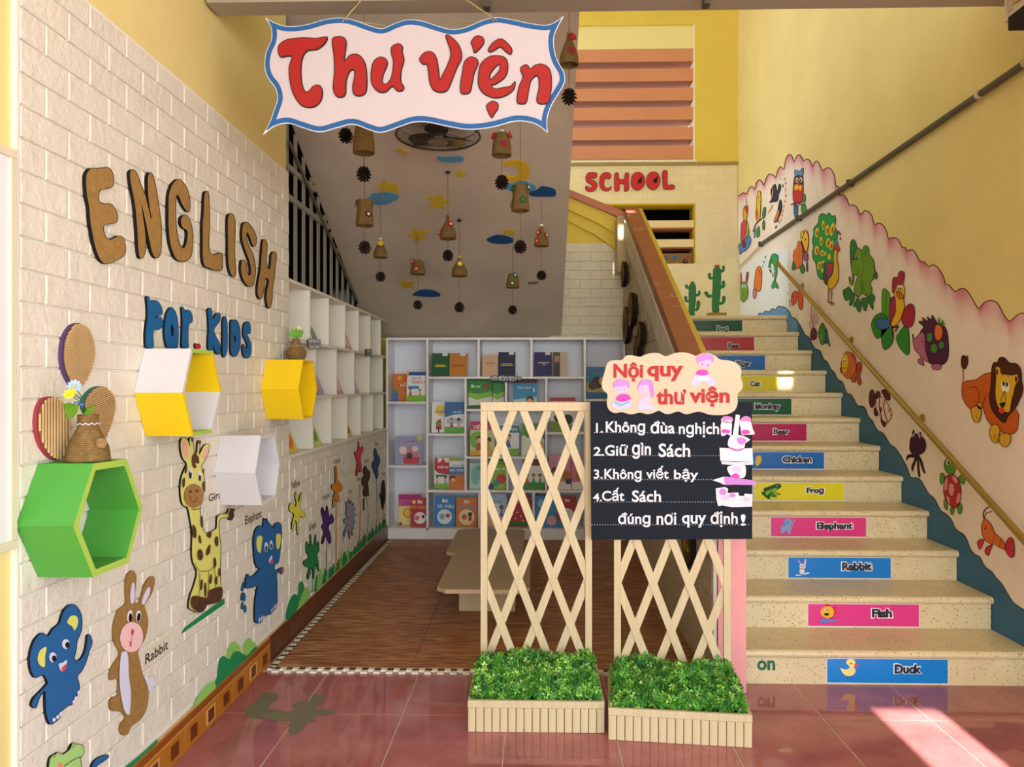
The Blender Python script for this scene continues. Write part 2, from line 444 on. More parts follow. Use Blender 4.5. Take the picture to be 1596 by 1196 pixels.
# unseen room behind the grille, sealed against sky; its darkness is in the colour
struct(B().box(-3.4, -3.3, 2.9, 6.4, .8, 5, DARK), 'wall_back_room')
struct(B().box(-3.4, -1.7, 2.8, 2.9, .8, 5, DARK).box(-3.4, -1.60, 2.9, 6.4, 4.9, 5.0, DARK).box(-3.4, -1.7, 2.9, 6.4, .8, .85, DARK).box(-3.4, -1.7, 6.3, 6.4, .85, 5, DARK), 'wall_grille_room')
struct(B().prism(PL((-1.413, 0, 0), (0, 1, 0), Z), [(2.72, sof_z(2.72)+.13), (SY+.05, sof_z(SY+.05)+.13), (6.3, 1.8), (6.3, 5.7), (2.72, 5.7)], -.04, 0, DARK), 'wall_sky_block')  # near-black wall added above the soffit to block sky
# --- soffit of the upper flight
SX1 = .215; SXL = -1.40
sf = B()
y1 = 2.72
P = [(SXL-.012, SY+.05, sof_z(SY+.05)), (SX1, SY+.05, sof_z(SY+.05)), (SX1, y1, sof_z(y1)), (SXL-.012, y1, sof_z(y1))]
Q = [(p[0], p[1], p[2]+.14) for p in P]
sf.add(P+Q, [(0, 1, 2, 3), (7, 6, 5, 4), (0, 4, 5, 1), (1, 5, 6, 2), (2, 6, 7, 3), (3, 7, 4, 0)], mt('#cbbfae', .75, 'soffit'))
struct(sf, 'ceiling')
# unseen wall beside the upper flight, added to stop light from the left
struct(B().prism(PL((SX1, 0, 0), (0, 1, 0), Z), [(2.72, sof_z(2.72)+.01), (SY+.05, sof_z(SY+.05)+.01), (SY+.05, 2.75), (4.3, 4.3), (2.72, 5.0)], -.12, -.002, YEL), 'wall_upper_flight')
# --- wall behind the bookcase, brick lined below, yellow above, sloping top
BW = FY(6.12)
wb = struct(B().box(-1.7, .80, 6.12, 6.3, 0, 1.66, YEL2).box(.1, .80, 6.12, 6.3, 1.66, 2.62, YEL2), 'wall_back')
lst = brickrow(wb, BW, .2, .80, 1.66, 2.46, 1.305, .02)
B().pbox(BW, .12, .80, 1.6, 2.462, 0, .006, pm).obj('foam_panel', wb)
for a0, a1, b0, b1 in lst: B().pbox(BW.off(.012), a0+.003, a1-.003, b0+.0015, b1-.0015, -.006, .0035, CREAM, .0028).obj('brick', wb)
# parapet of the short cross flight: slopes up to the left
pp = FY(6.06)
A = lambda x, y: pp.px(x, y)
cap = [A(878, 288), A(886, 298), A(974, 339), A(974, 327), A(915, 306)]
par = B().prism(pp, [A(876, 302), A(973, 344), A(973, 372), A(930, 347), A(876, 322)], -.2, 0, YEL2)
par.prism(pp, [A(876, 318), A(930, 346), A(973, 372), A(973, 398), A(930, 366), A(876, 338)], -.2, -.03, YEL2)
par = par.obj('wall_cross_flight', kind='structure')
B().prism(pp, [A(874, 292), A(900, 302), A(975, 332), A(977, 345), A(876, 303)], -.22, .03, mt('#c07a68', .6, 'wornred')).obj('coping', par)
# --- rear wall of the stairwell with the louvred openings
W = FY(YB)
def wpt(x, y): return W.px(x, y)
ax0, az1 = wpt(700, 42); ax1, az0 = wpt(1083, 252)
bx0, bz1 = wpt(925, 318); bx1, bz0 = wpt(1083.5, 434)
ztop = 5.7
rw = B()
for (a0, a1, b0, b1) in ((-.2, ax0, 1.7, ztop), (ax1, XR+.3, 1.7, ztop), (ax0, ax1, az1, ztop), (ax0, ax1, bz1, az0), (ax0, bx0, bz0, bz1), (bx1, ax1, bz0, bz1), (ax0, ax1, 1.7, bz0)):
    if a1-a0 > .001 and b1-b0 > .001: rw.pbox(W, a0, a1, b0, b1, -.22, 0, YEL2)
rw = struct(rw, 'wall_rear')
zc = wpt(1100, 258)[1]
# cream foam-brick lining below the ledge
m2 = mt('#efe3bd', .6, 'brick')
for a0, a1, b0, b1 in ((-.1, bx0, 1.84, zc), (bx1, XR-.005, 1.84, zc), (bx0, bx1, bz1, zc), (bx0, bx1, 1.84, bz0)):
    B().pbox(W, a0, a1, b0, b1, 0, .006, m2).obj('foam_panel', rw)
holes = lambda a0, a1, b0, b1: not (a1 > bx0 and a0 < bx1 and b1 > bz0 and b0 < bz1)
n = 0
for a0, a1, b0, b1 in brickrow(rw, W, .25, XR-.01, 2.2, zc-.005, .03, .02):
    if holes(a0, a1, b0, b1): B().pbox(W, a0+.003, a1-.003, b0+.0015, b1-.0015, .004, .009, m2, .002).obj('brick', rw)
B().pbox(W, -.1, XR-.005, zc, zc+.03, 0, .022, mt('#a08c5c', .7)).obj('ledge', rw)
B().pbox(W, -.1, ax1+.02, az0-.005, az0+.02, -.22, .01, mt('#f2ead2', .6)).obj('window_sill', rw)
PINK = mt('#d9946f', .6, 'plaster')
wn = struct(B().pbox(W, ax1-.012, ax1, az0, az1, -.22, -.0, mt('#f0e6c4', .6)).pbox(W, ax0, ax1-.0125, wpt(980, 75)[1]+.003, az1, -.22, -.03, mt('#f0e6a4', .6)), 'window_1')
for t in (75, 105.5, 136, 166, 197, 226):
    z1_ = wpt(980, t)[1]; z0_ = wpt(980, t+19.5 if t < 220 else 247)[1]
    b = B(); lo = -.02
    # sloping concrete fins: pink face, brown underside
    pl = PL((0, 0, 0), (0, 1, 0), Z)
    yf = YB+.03
    vs = [(x, yy, zz) for x in (ax0+.002, ax1-.014) for yy, zz in ((yf, z0_), (yf, z1_), (yf+.32, z1_+.0), (yf+.32, z0_+.0))]
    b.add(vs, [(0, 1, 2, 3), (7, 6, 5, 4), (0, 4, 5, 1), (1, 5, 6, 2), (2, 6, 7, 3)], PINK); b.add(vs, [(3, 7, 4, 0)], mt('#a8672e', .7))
    b.obj('louvre_slat', wn)
wn2 = struct(B().pbox(W, bx1-.012, bx1, bz0, bz1, -.22, .0, mt('#d8b93c', .7)).pbox(W, bx0, bx1-.013, bz1-.012, bz1, -.22, .0, mt('#d8b93c', .7)), 'window_2')
for t0, t1 in ((343.5, 354.5), (373, 385)):
    z1_ = wpt(1040, t0)[1]; z0_ = wpt(1040, t1)[1]
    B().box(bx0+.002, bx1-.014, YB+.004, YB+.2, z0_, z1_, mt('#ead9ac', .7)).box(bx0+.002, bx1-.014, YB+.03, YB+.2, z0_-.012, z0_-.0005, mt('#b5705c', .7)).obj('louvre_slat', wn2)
struct(B().box(bx0-.6, XR+.3, YB+.9, YB+1, 1.8, 3.3, DARK).box(bx0-.6, XR+.3, YB+.22, YB+1, 3.3, 3.34, DARK).box(bx0-.6, XR+.3, YB+.22, YB+1, 1.76, 1.8, DARK).box(bx0-.7, bx0-.6, YB+.22, YB+1, 1.8, 3.3, DARK).box(XR+.3, XR+.4, YB+.22, YB+1, 1.8, 3.3, DARK), 'wall_dark_box')  # unseen near-black box added behind the opening to keep it dark
# low box projecting at the foot of the rear wall
q0 = FY(YB-.10); a0, b1 = q0.px(1056, 411); a1, _ = q0.px(1143, 411)
B().box(a0-.25, XR-.001, YB-.10, YB-.001, 1.84, b1, m2).obj('trim_1', kind='structure')
# --- right wall, running out to the corridor
wr = struct(B().box(XR, XR+.2, .9, YB+.2, 0, ztop, YEL), 'wall_right')
# --- landing
ST = mt('#e2d4ac', .4, 'terrazzo')
NS = 12; TR = .2686; Y1 = 3.05
def nz(n): return .1492*n+max(0, n-6)*.008
land = nz(12)
# --- roof of stairwell, facade above the beam, corridor ceiling
b = B()
for q in ((-1.7, .72, 2.72, YB+.2), (.84, XR+.2, 2.72, YB+.2), (.72, .84, 2.72, 3.06), (.72, .84, 3.24, YB+.2)): b.box(*q, ztop, ztop+.12, YEL)
struct(b, 'ceiling_stairwell')  # unseen roof; its hole is added to throw a sun patch
b = B()          # unseen slab added to shade the sun, with gaps that shape its patches
for q in ((-1.7, 1.30, -3.0, 2.74), (1.30, 1.70, -3.0, -2.75), (1.30, 1.70, -1.45, 2.74), (1.70, 1.80, -3.0, 2.74), (1.90, XR+.2, -3.0, 2.74), (1.80, 1.90, -3.0, 1.90), (1.80, 1.90, 2.05, 2.74)): b.box(*q, 5.1, 5.2, YEL)
struct(b, 'ceiling_sun_shade')
# unseen facade above the beam, its tall opening added to let daylight in; corridor ceiling with slot gaps
UP = mt('#e6d9a8', .7, 'plaster')
struct(B().box(SX1-.12, XR, 2.74, 2.9, 2.80, 3.25, UP).box(SX1-.12, XR, 2.74, 2.9, 5.1, ztop, UP).box(SX1-.12, SX1, 2.74, 2.9, 3.25, 5.1, UP), 'wall_facade')
cc = mt('#ddd3bd', .7, 'plaster')
# unseen corridor ceiling, extended to cut near daylight; gap cut for the sun strip
gx0, gx1 = 1.36, 1.61; gy0, gy1 = -.75, .40
co = B()
for a, b_, c_, d in ((-1.7, gx0, -3.0, 2.74), (gx1, XR+.2, -3.0, 2.74), (gx0, gx1, -3.0, gy0), (gx0, gx1, gy1, 2.74)): co.box(a, b_, c_, d, 2.95, 3.05, cc)
struct(co, 'ceiling_corridor')
# steel door track under the beam
BEI = mt('#b3a67f', .6)
bm = thing('door_track', 'long beige steel track under the beam with dark slot, spanning the entrance', 'track', (0, 2.68, 2.69))
B().box(XL, XR, 2.60, 2.72, 2.705, 2.949, BEI).obj('beam', bm)
B().box(XL, XR, 2.625, 2.72, 2.668, 2.686, mt('#a39c8e', .45)).obj('rail', bm)
B().box(XL, XR, 2.66, 2.70, 2.686, 2.705, DARK).obj('slot', bm)  # solid bar whose dark colour stands in for the shaded gap
for x in (-.18, .62, 1.77):
    B().box(x-.012, x+.012, 2.62, 2.66, 2.64, 2.70, mt('#4a4038', .5)).obj('bracket', bm)
# ================================================================== STAIRCASE
SXL0 = .862
stc = thing('staircase', 'speckled cream terrazzo staircase of twelve steps rising along the mural wall', 'staircase', (1.4, Y1, 0))
for n in range(1, 13):
    y0 = Y1+(n-1)*TR; z1 = nz(n); z0 = nz(n-1)
    y1 = y0+TR+.03 if n < 12 else YB
    # riser
    B().box(SXL0, XR-.005, y0+.022, y0+.12, z0+(.0005 if n == 1 else .0), z1-.036, ST).obj('riser', stc)
    # tread with rounded nosing
    pl = PL((SXL0, 0, 0), (0, 1, 0), Z)
    r = .017; prof = [(y0+r+r*math.cos(t), z1-.0175+r*math.sin(t)) for t in [math.pi*(.5+i/6) for i in range(7)]]
    prof = prof[::1]+[(y1, z1-.0345), (y1, z1-.0005)]
    B().prism(pl, [(a, b_) for a, b_ in prof], .0, XR-.005-SXL0, ST).obj('tread', stc)
# stringer solid below
P = [(Y1+.12, 0), (YB, 0), (YB, land-.036)]+[q for n in range(12, 0, -1) for q in ((Y1+(n-1)*TR+.118, nz(n)-.036), (Y1+(n-1)*TR+.118, nz(n-1)-.036 if n > 1 else 0.0))]
# --- parapet wall between the stair and the library
PX0, PX1 = .735, .858
def nl(y): return nz(1)+(y-Y1)*(nz(12)-nz(1))/(11*TR)
PF = PL((PX0, 0, 0), (0, -1, 0), Z)       # face to the library (normal -X)
prof = [(2.995, 0), (6.12, 0), (6.12, nl(6.12)+.80), (5.9, nl(5.9)+.88), (2.995, nl(2.995)+.88)]
pw = struct(B().prism(PL((PX0, 0, 0), (0, 1, 0), Z), prof, 0, PX1-PX0, mt('#c9bda3', .7, 'dirtyside')), 'wall_parapet')
# pink end pillar
B().box(PX0+.02, PX1+.003, 2.985, 2.995, 0.001, nl(2.995)+.87, mt('#f0a6aa', .6, 'plaster')).box(PX0+.012, PX1+.003, 2.975, 2.985, .001, nl(2.995)+.87, mt('#f0a6aa', .6, 'plaster')).obj('pillar_face', pw)
# white plastic corner strip
B().box(PX0-.006, PX0+.008, 2.982, 2.998, .01, .9, mt('#d8d4cc', .4)).obj('corner_strip', pw)
# band under the coping
bp = [(2.995, nl(2.995)+.68), (5.95, nl(5.95)+.68), (5.95, nl(5.95)+.84), (2.995, nl(2.995)+.88)]
B().prism(PL((PX0, 0, 0), (0, 1, 0), Z), bp, -.022, -.0005, mt('#ddd6c8', .7, 'dirtyside')).obj('sloping_band', pw)
# brown foam bricks on the library side
m3 = mt('#c3b193', .6, 'brick')
L = []
for a0, a1, b0, b1 in brickrow(pw, PF, -5.82, -3.0, .02, 2.4, 1.305, .02):
    if b1 < nl(-a1)+.67: L.append((a0, a1, b0, b1))
lay(pw, PF.off(.006), L, m3, 200)
# red worn coping and yellow edge
def slab(x0, x1, h0, h1, ya, yb, m, nm):
    v = [(x, y, nl(y)+h) for x in (x0, x1) for y in (ya, yb) for h in (h0, h1)]
    return B().add(v, [(0, 1, 3, 2), (4, 6, 7, 5), (0, 4, 5, 1), (2, 3, 7, 6), (0, 2, 6, 4), (1, 5, 7, 3)], m).obj(nm, pw)
slab(.722, .8295, .86, .94, 2.98, 5.88, mt('#96583f', .5, 'wornred'), 'coping')
slab(.830, .862, .86, .93, 2.98, 5.88, mt('#cdb24c', .7, 'plaster'), 'coping_edge')
# newel knob at the top
B().box(.665, .80, 5.885, 6.1, nl(6.0)+.35, nl(6.0)+.80, mt('#d9c9a8', .7, 'dirty')).obj('newel', pw)
# slices of tree trunk on the parapet side
BK = mt('#2c1a0e', .8, 'dirty'); EG = mt('#3a2414', .7, 'dirty')
for yy, zz, rr, lab in ((5.52, 1.717, .143, 'large one nearest the bookcase'), (5.22, 1.803, .125, 'upper middle one'), (4.78, 1.595, .085, 'small lower one'), (4.95, 1.50, .10, 'one just above the heading board'), (5.68, 2.13, .10, 'small topmost one')):
    P = [(-yy+q[0], zz+q[1]) for q in ell(0, 0, rr, rr*.97, 0, 18)]; P = [(a*1+.006*math.sin(7*i), b_+.006*math.cos(5*i)) for i, (a, b_) in enumerate(P)]
    bb = B().prism(PF, P, .0255, .058, mt('#7a5a3a', .7, 'dirty'), BK); bb.prism(PF, [(-yy+q[0], zz+q[1]) for q in ell(0, 0, rr*.35, rr*.3, 0, 12)], .0585, .0585, EG, side=False)
    bb.obj('wood_slice', None, 'dark round log slice on the stair parapet, '+lab, 'decoration', 'log slices on the parapet')
# hexagonal picture low on parapet seen through the lattice
pl = PF.off(.012); a, b_ = pl.px(1076, 852)
t = thing('hexagonal_picture', 'dark hexagonal picture low on the stair parapet behind the lattice', 'picture', PF.pt(a, b_-.12, .02))
P = [(a+q[0], b_+q[1]+.04) for q in ell(0, 0, .13, .15, 30, 6)]; P2 = [(a+q[0], b_+q[1]+.04) for q in ell(0, 0, .11, .128, 30, 6)]
B().prism(PF, P, .010, .03, mt('#20180f'), mt('#20180f')).obj('frame', t)
bb = B(); bb.prism(PF, P2, .0305, .031, mt('#5a4520'), side=False)
for i in range(5): bb.prism(PF, [(a+q[0]-.05+.025*i, b_+q[1]+.02*(i % 3)) for q in ell(0, 0, .02, .035, 30*i)], .0312+.0004*i, .0312, mt(['#c7a21c', '#6b8a2a', '#b9551f', '#c7a21c', '#3c5c22'][i]), side=False)
bb.obj('print', t)
# ================================================================== BOOKCASE AT THE BACK
KY = 5.83; K = FY(KY); LAM = mt('#f0f0f3', .3); LAM2 = mt('#edf0f8', .35)
bc = thing('bookcase', 'large white open bookcase with uneven cells standing against the back wall', 'bookcase', (-.2, KY, 0))
def kx(x): return K.px(x, 600)[0]
def kz(y): return K.px(790, y)[1]
T2 = .0085
BD = 6.115
kzt, kzb = kz(528), kz(826)
def vert(x, y0, y1, nm='divider'):
    B().box(kx(x)-T2, kx(x)+T2, KY, BD-.004, kz(y1)+(T2 if y1 != 843 else 0), kz(y0)-T2, LAM).obj(nm, bc)
def hori(x0, x1, y, nm='shelf'):
    B().box(kx(x0)+(T2 if nm == 'shelf' else -T2)+.0006, kx(x1)-(T2 if nm == 'shelf' else -T2)-.0006, KY+.001, BD-.004, kz(y)-T2, kz(y)+T2, LAM).obj(nm, bc)
xe0, xe1 = 603.3, 973.0
B().box(kx(xe0)-T2, kx(xe0)+T2, KY, BD-.004, .011, kzt-T2-.0005, LAM).obj('side_panel', bc)
B().box(kx(xe1)-T2, kx(xe1)+T2, KY, BD-.004, .011, kzt-T2-.0005, LAM).obj('side_panel', bc)
B().box(kx(xe0)-T2, kx(xe1)+T2, KY-.002, BD-.004, kzt-T2, kzt+T2, LAM).obj('top_panel', bc)
B().box(kx(xe0), kx(xe1), BD-.004, BD, .02, kzt, LAM2).obj('back_panel', bc)
B().box(kx(xe0)+T2, kx(xe1)-T2, KY+.004, KY+.02, .011, kzb-T2, LAM).obj('plinth', bc)
vert(666, 528, 826); vert(911.5, 528, 826)
for x, a, b_ in ((746, 528, 589), (828.5, 528, 589), (725.5, 589, 766.4), (788.7, 589, 639.5), (851.3, 589, 766.4), (790.8, 713.7, 766.4), (746.8, 766.4, 826), (831.7, 766.4, 826)): vert(x, a, b_)
for a, b_, y in ((603.3, 666, 628), (603.3, 666, 728), (666, 911.5, 589), (666, 725.5, 678), (725.5, 851.3, 639.5), (725.5, 851.3, 713.7), (851.3, 911.5, 675.5), (666, 911.5, 766.4), (911.5, 973, 623.5), (911.5, 973, 728), (603.3, 666, 826), (666, 911.5, 826), (911.5, 973, 826)): hori(a, b_, y)
# --- books facing out
def book(x0, x1, yt, ys, col, label, art=(), txt=(), dep=.07, lean=.10, th=.012, group='books facing out in the white bookcase', Tt=None):
    z0 = kz(ys)+T2+.001+(th+.002)*lean; yf = KY+dep
    pl = PL((0, yf, z0), (1, 0, 0), (0, lean, 1))
    a0 = pl.px(x0, (yt+ys)/2)[0]; a1 = pl.px(x1, (yt+ys)/2)[0]
    yb = CY-(z0-H)*F/yf/1.0
    hb = pl.px((x0+x1)/2, yt)[1]
    t = thing('book', label, 'book', (pl.pt((a0+a1)/2, 0, 0).x, yf, z0), group)
    B().pbox(pl, a0+.001, a1-.001, .001, hb-.002, -th, -.0012, mt('#efe9da', .8)).obj('pages', t)
    b = B().pbox(pl, a0, a1, 0, hb, -.0011, 0, mt(col, .5)); b.pbox(pl, a0, a1, 0, hb, -th-.001, -th, mt(col, .5))
    b.pbox(pl, a0-.0011, a0-.0001, 0, hb, -th-.001, 0, mt(col, .5))
    w_ = a1-a0
    # relative art: u right 0-1, v up 0-1
    for c, sh in art:
        k = sh[0]; v = [float(q) for q in sh[1:].replace(',', ' ').split()]
        if k == 'r': P = [(v[0], v[1]), (v[2], v[1]), (v[2], v[3]), (v[0], v[3])]
        elif k == 'e': P = ell(v[0], v[1], v[2], v[2]*(v[3] if len(v) > 3 else w_/hb), 0, 14)
        else: P = [(v[i], v[i+1]) for i in range(0, len(v), 2)]
        cc_ = .0004+.00025*len(b.m)
        b.prism(pl, [(a0+w_*min(max(p, 0), 1), hb*min(max(q, 0), 1)) for p, q in P], cc_, cc_, mt(c, .5), side=False)
    b.obj('cover', t)
    for s, c, u0, v1, u1, v0 in txt:
        text(B(), pl, s, a0+w_*u0, hb*v1, a0+w_*u1, hb*v0, mt(c, .4), .012, .0042, px=False).obj('title', t)
    return t
def kids(x, y, s, c1, c2='#e8b48c', c3='#2a1a14'):
    return [(c1, 'p%f %f %f %f %f %f' % (x-s, y, x+s, y, x, y+2.4*s)), (c3, 'e%f %f %f' % (x, y+2.5*s, s*.95)), (c2, 'e%f %f %f' % (x, y+2.2*s, s*.8))]
G = '#5fae3a'
book(613, 640, 583, 628, '#d9761f', 'orange schoolbook in the top left cell, half behind the maths book', [('#3b6fc0', 'r0 0 .3 .35'), ('#4aa04a', 'r0 .3 .22 .45'), ('#e8b83a', 'e.35 .85 .12')], [('LỚP', '#ffffff', .42, .66, .92, .54)], dep=.12)
book(634, 663.5, 580, 628, '#f1f0ee', 'white maths book with blue top band, red title and a green foot, top left cell', [('#1f4f94', 'r0 .88 1 1'), ('#7dbb2e', 'r0 0 1 .2'), ('#e8c22c', 'p0 1 .12 1 0 .75'), ('#3a87c0', 'r.08 .42 .65 .52')]+kids(.2, .2, .08, '#c33')+kids(.7, .2, .07, '#e89c2c'), [('ÔN VỀ', '#8a2a8a', .25, .84, .75, .75), ('TOÁN 1', '#c8202a', .22, .72, .98, .60)], dep=.05)
book(673, 700, 551, 589, '#12583a', 'dark green hardcover in the top row, left of the ochre one', [('#c9c02e', 'r.15 .40 .85 .44'), ('#c9c02e', 'r.25 .46 .75 .50'), ('#e9e9e9', 'r.6 .88 .9 1')], lean=.2, th=.03)
book(701, 728, 551, 589, '#c98126', 'ochre hardcover in the top row, right of the dark green one', [('#8c4f16', 'r.15 .42 .85 .44'), ('#8c4f16', 'r.15 .47 .85 .49'), ('#e9e9e9', 'r.6 .88 .9 1')], lean=.2, th=.03)
book(752, 776, 553, 589, '#d8b48c', 'tan book in the top row beside a navy one', [('#7c4a2a', 'r.2 .6 .8 .63'), ('#b98f66', 'r.15 .5 .85 .52')], lean=.1)
book(777, 803, 549, 589, '#12234c', 'navy hardcover leaning beside the tan book, top row', [('#d0b64c', 'r.12 .42 .9 .46'), ('#d0b64c', 'r.2 .48 .8 .52'), ('#e9e9e9', 'r.62 .88 .92 1')], lean=.2, th=.03)
book(833, 860, 549, 589, '#26286a', 'indigo hardcover in the top row beside a brown illustrated one', [('#cfcfcf', 'r.2 .53 .85 .57'), ('#cfcfcf', 'r.45 .46 .65 .49'), ('#e9e9e9', 'r.62 .88 .92 1')], lean=.2, th=.03)
book(862, 884, 549, 589, '#cdbba9', 'beige book with a dark brown picture on its left half, top row', [('#5d3a2b', 'r0 0 .5 1'), ('#2a1b18', 'r.1 0 .4 .5'), ('#a98268', 'r.1 .6 .45 .85')], lean=.1)
book(914, 962, 572, 623.5, '#3d86b4', 'blue picture book with a brown and yellow scene beside the cream cloud sign', [('#c9b069', 'r.0 .2 1 .5'), ('#3a2f2c', 'e.35 .5 .2'), ('#c9b069', 'e.55 .55 .15'), ('#4c3a35', 'e.2 .4 .14'), ('#2c6ea0', 'r0 0 1 .15')], [('HỌC', '#8a2a4a', .1, .92, .6, .82)])
book(730, 767, 592, 639.5, '#2f8f33', 'green landscape picture book, wide left one of a pair under the small cloud label', [('#8dc63a', 'p0 .55 .4 .5 1 .6 1 .4 .5 .3 0 .4'), ('#dfe8e4', 'p0 .4 .4 .3 1 .42 1 .15 0 .1'), ('#2d5f25', 'r0 .0 1 .08'), ('#9c4a3a', 'e.75 .78 .12')], [('Bé vui', '#ffffff', .12, .82, .5, .72)], dep=.1)
book(768, 786, 592, 639.5, '#2f8f33', 'green landscape picture book, narrow right one of a pair under the small cloud label', [('#8dc63a', 'p0 .55 .4 .5 1 .6 1 .4 .5 .3 0 .4'), ('#dfe8e4', 'p0 .4 .4 .3 1 .42 1 .15 0 .1'), ('#2d5f25', 'r0 .0 1 .08')], dep=.06)
book(800, 837, 591, 639.5, '#2e93c4', 'sky blue exercise book with a dark red band along the top', [('#5a2230', 'r0 .86 1 1'), ('#bfe0ea', 'p0 .3 1 .4 1 0 0 0'), ('#5fae3a', 'r0 0 1 .1'), ('#333333', 'e.7 .3 .16'), ('#e8b48c', 'e.7 .24 .12')], [('Thực hành', '#ffffff', .15, .75, .75, .65), ('1', '#ffffff', .84, .70, .9, .55)])
book(673, 693, 627, 678, '#eef0ee', 'white book with a yellow oval and a red striped figure', [('#f0d23a', 'e.7 .72 .42'), ('#c23a3a', 'p.3 .1 .8 .1 .7 .45 .4 .4'), ('#2f2f3a', 'r.5 0 .6 .2'), ('#5a9a3a', 'e.5 .3 .2')], [('TOÁN', '#1f6a9a', .2, .74, .98, .64)], dep=.09)
book(693, 724.5, 627, 678, '#e9f2f6', 'blue and white science book with two children on grass', [('#2572b4', 'p0 1 1 1 1 .62 .5 .6 0 .5'), ('#a7cbe0', 'r.1 .3 .9 .45'), (G, 'r0 0 1 .2')]+kids(.35, .18, .1, '#c33a5a')+kids(.7, .18, .1, '#e8a0b0'), [('TỰ NHIÊN', '#8c2040', .25, .86, .98, .76), ('XÃ HỘI 1', '#f0f0f0', .4, .72, .95, .63)], dep=.05)
book(857, 897, 620, 675.5, '#e3e6ea', 'white book with red top and figures in green and black, near the lattice top', [('#b23a44', 'r0 .9 1 1'), ('#7d9a2e', 'r0 0 .6 .3'), ('#2c2c30', 'e.7 .35 .2'), ('#2c2c30', 'e.3 .4 .15'), ('#8a8f98', 'r.5 0 1 .2')])
book(616, 657, 680, 728, '#9fa0c8', 'lilac picture book with a children and cake scene, alone in its cell', [('#c77f9a', 'e.6 .35 .3'), ('#c23a3a', 'p.35 .02 .9 .02 .95 .25 .3 .25'), ('#f0e2d0', 'e.3 .5 .15'), ('#efcf4a', 'e.93 .93 .1'), ('#3c2a3a', 'e.55 .3 .12'), ('#e8d8e0', 'e.75 .55 .12')], [('CHUYỆN', '#a02a5a', .3, .85, .8, .77)])
book(733, 771, 657, 713.7, '#c6d8a0', 'pink topped schoolbook with two children, left of three behind the lattice', [('#cf2f6a', 'r0 .75 1 1'), ('#7cb33a', 'e.3 .45 .35'), ('#cfa02c', 'r.0 0 1 .15')]+kids(.35, .15, .13, '#b5452a')+kids(.75, .15, .12, '#c8a02c'), [('TIẾNG', '#ffffff', .1, .92, .7, .78)])
book(775, 809, 661, 713.7, '#e8eef0', 'white and teal maths book with a reading child, middle of three behind the lattice', [('#2d86a8', 'r0 .72 1 .95'), ('#6fb048', 'r0 0 1 .22')]+kids(.5, .25, .14, '#3a6ab0')+kids(.2, .18, .09, '#c44'), [('TOÁN', '#ffffff', .2, .9, .9, .78)])
book(813, 848, 660, 713.7, '#dfe9dc', 'green and white workbook, right of three behind the lattice', [('#4f9f38', 'p0 1 1 1 1 .5 .5 .7 0 .6'), ('#cdb93a', 'e.8 .3 .18'), ('#3f8a4a', 'e.3 .65 .15')])
book(688, 714, 712.5, 766.4, '#b9c02e', 'olive green book peeping out behind two workbooks', [('#8f9a24', 'r0 0 1 .6')], dep=.12)
book(677, 700, 714, 766.4, '#f0ede6', 'white workbook with red slanted title panel and green foot', [('#c2263a', 'p0 1 .2 1 .3 .5 1 .45 1 .55 .6 1 .0 .6'), ('#c2263a', 'r.1 .6 1 .85'), ('#2f7d46', 'r.1 .38 .85 .45'), ('#7dbb2e', 'r0 0 1 .16')]+kids(.2, .15, .08, '#e0a030')+kids(.75, .15, .08, '#60a0d0'), [('TIẾNG', '#ffffff', .2, .76, .95, .66)], dep=.08)
book(700, 723.8, 718.5, 766.4, '#cf7a24', 'orange workbook with blue title panel and a boy in a cap', [('#e7e9ee', 'r0 .75 1 1'), ('#2d7cb0', 'r0 .52 1 .78'), ('#2a1a14', 'e.25 .38 .2'), ('#e8b48c', 'e.27 .33 .15')], [('CÙNG EM', '#24406a', .2, .88, .95, .80), ('HỌC TOÁN', '#ffffff', .05, .73, .98, .60)], dep=.04)
book(732, 750, 722, 766.4, '#a9d5d2', 'pale teal book beside the green strawberry book', [('#7fb7b8', 'e.5 .5 .4 .9'), ('#5fa76a', 'e.8 .8 .2')])
book(757, 789, 718, 766.4, '#8cbc28', 'lime green colouring book with a red strawberry', [('#c8322e', 'e.75 .35 .24'), ('#2a3a80', 'r0 0 .4 .2'), ('#2f9a9a', 'e.5 .2 .16'), ('#6fa020', 'r.0 .85 1 1')], [('Tập tô', '#ffffff', .3, .76, .95, .64)])
book(815, 848.3, 716, 766.4, '#efe9e2', 'brown topped book with a crowd of children on green, behind the lattice', [('#7c3a26', 'r0 .78 1 1'), ('#2f8a3a', 'r0 0 1 .22')]+kids(.2, .2, .1, '#c44')+kids(.5, .2, .1, '#39a')+kids(.8, .2, .1, '#4a4'))
book(856, 890, 710, 766.4, '#dd94b4', 'pink schoolbook with a sleeping child, left one of a pink pair', [('#5a3a34', 'e.3 .5 .25'), ('#e8b48c', 'e.35 .4 .22'), ('#b9763a', 'e.75 .4 .25'), ('#e6e4e8', 'r0 0 1 .22'), ('#26345a', 'r.75 .15 1 .3')], [('TOÁN', '#7ab0d8', .15, .88, .75, .72)])
book(891, 908.3, 710, 766.4, '#d87ca0', 'pink schoolbook, right one of a pink pair beside the lattice post', [('#b9763a', 'e.6 .4 .3'), ('#e6e4e8', 'r0 0 1 .22')], [('TIẾ', '#7a2a3a', .1, .88, .75, .76)], dep=.05)
book(621, 656, 771, 826, '#ecd98a', 'yellow colouring book with magenta top and a sun face, bottom left cell', [('#b02480', 'r0 .85 1 1'), ('#d44a94', 'r0 .62 1 .85'), ('#e08a2c', 'e.42 .4 .22'), ('#f0c83a', 'e.42 .4 .15'), ('#a52a2a', 'p0 0 .2 .0 .1 .12')], [('TÔ', '#3a50a8', .18, .78, .5, .66)], dep=.12)
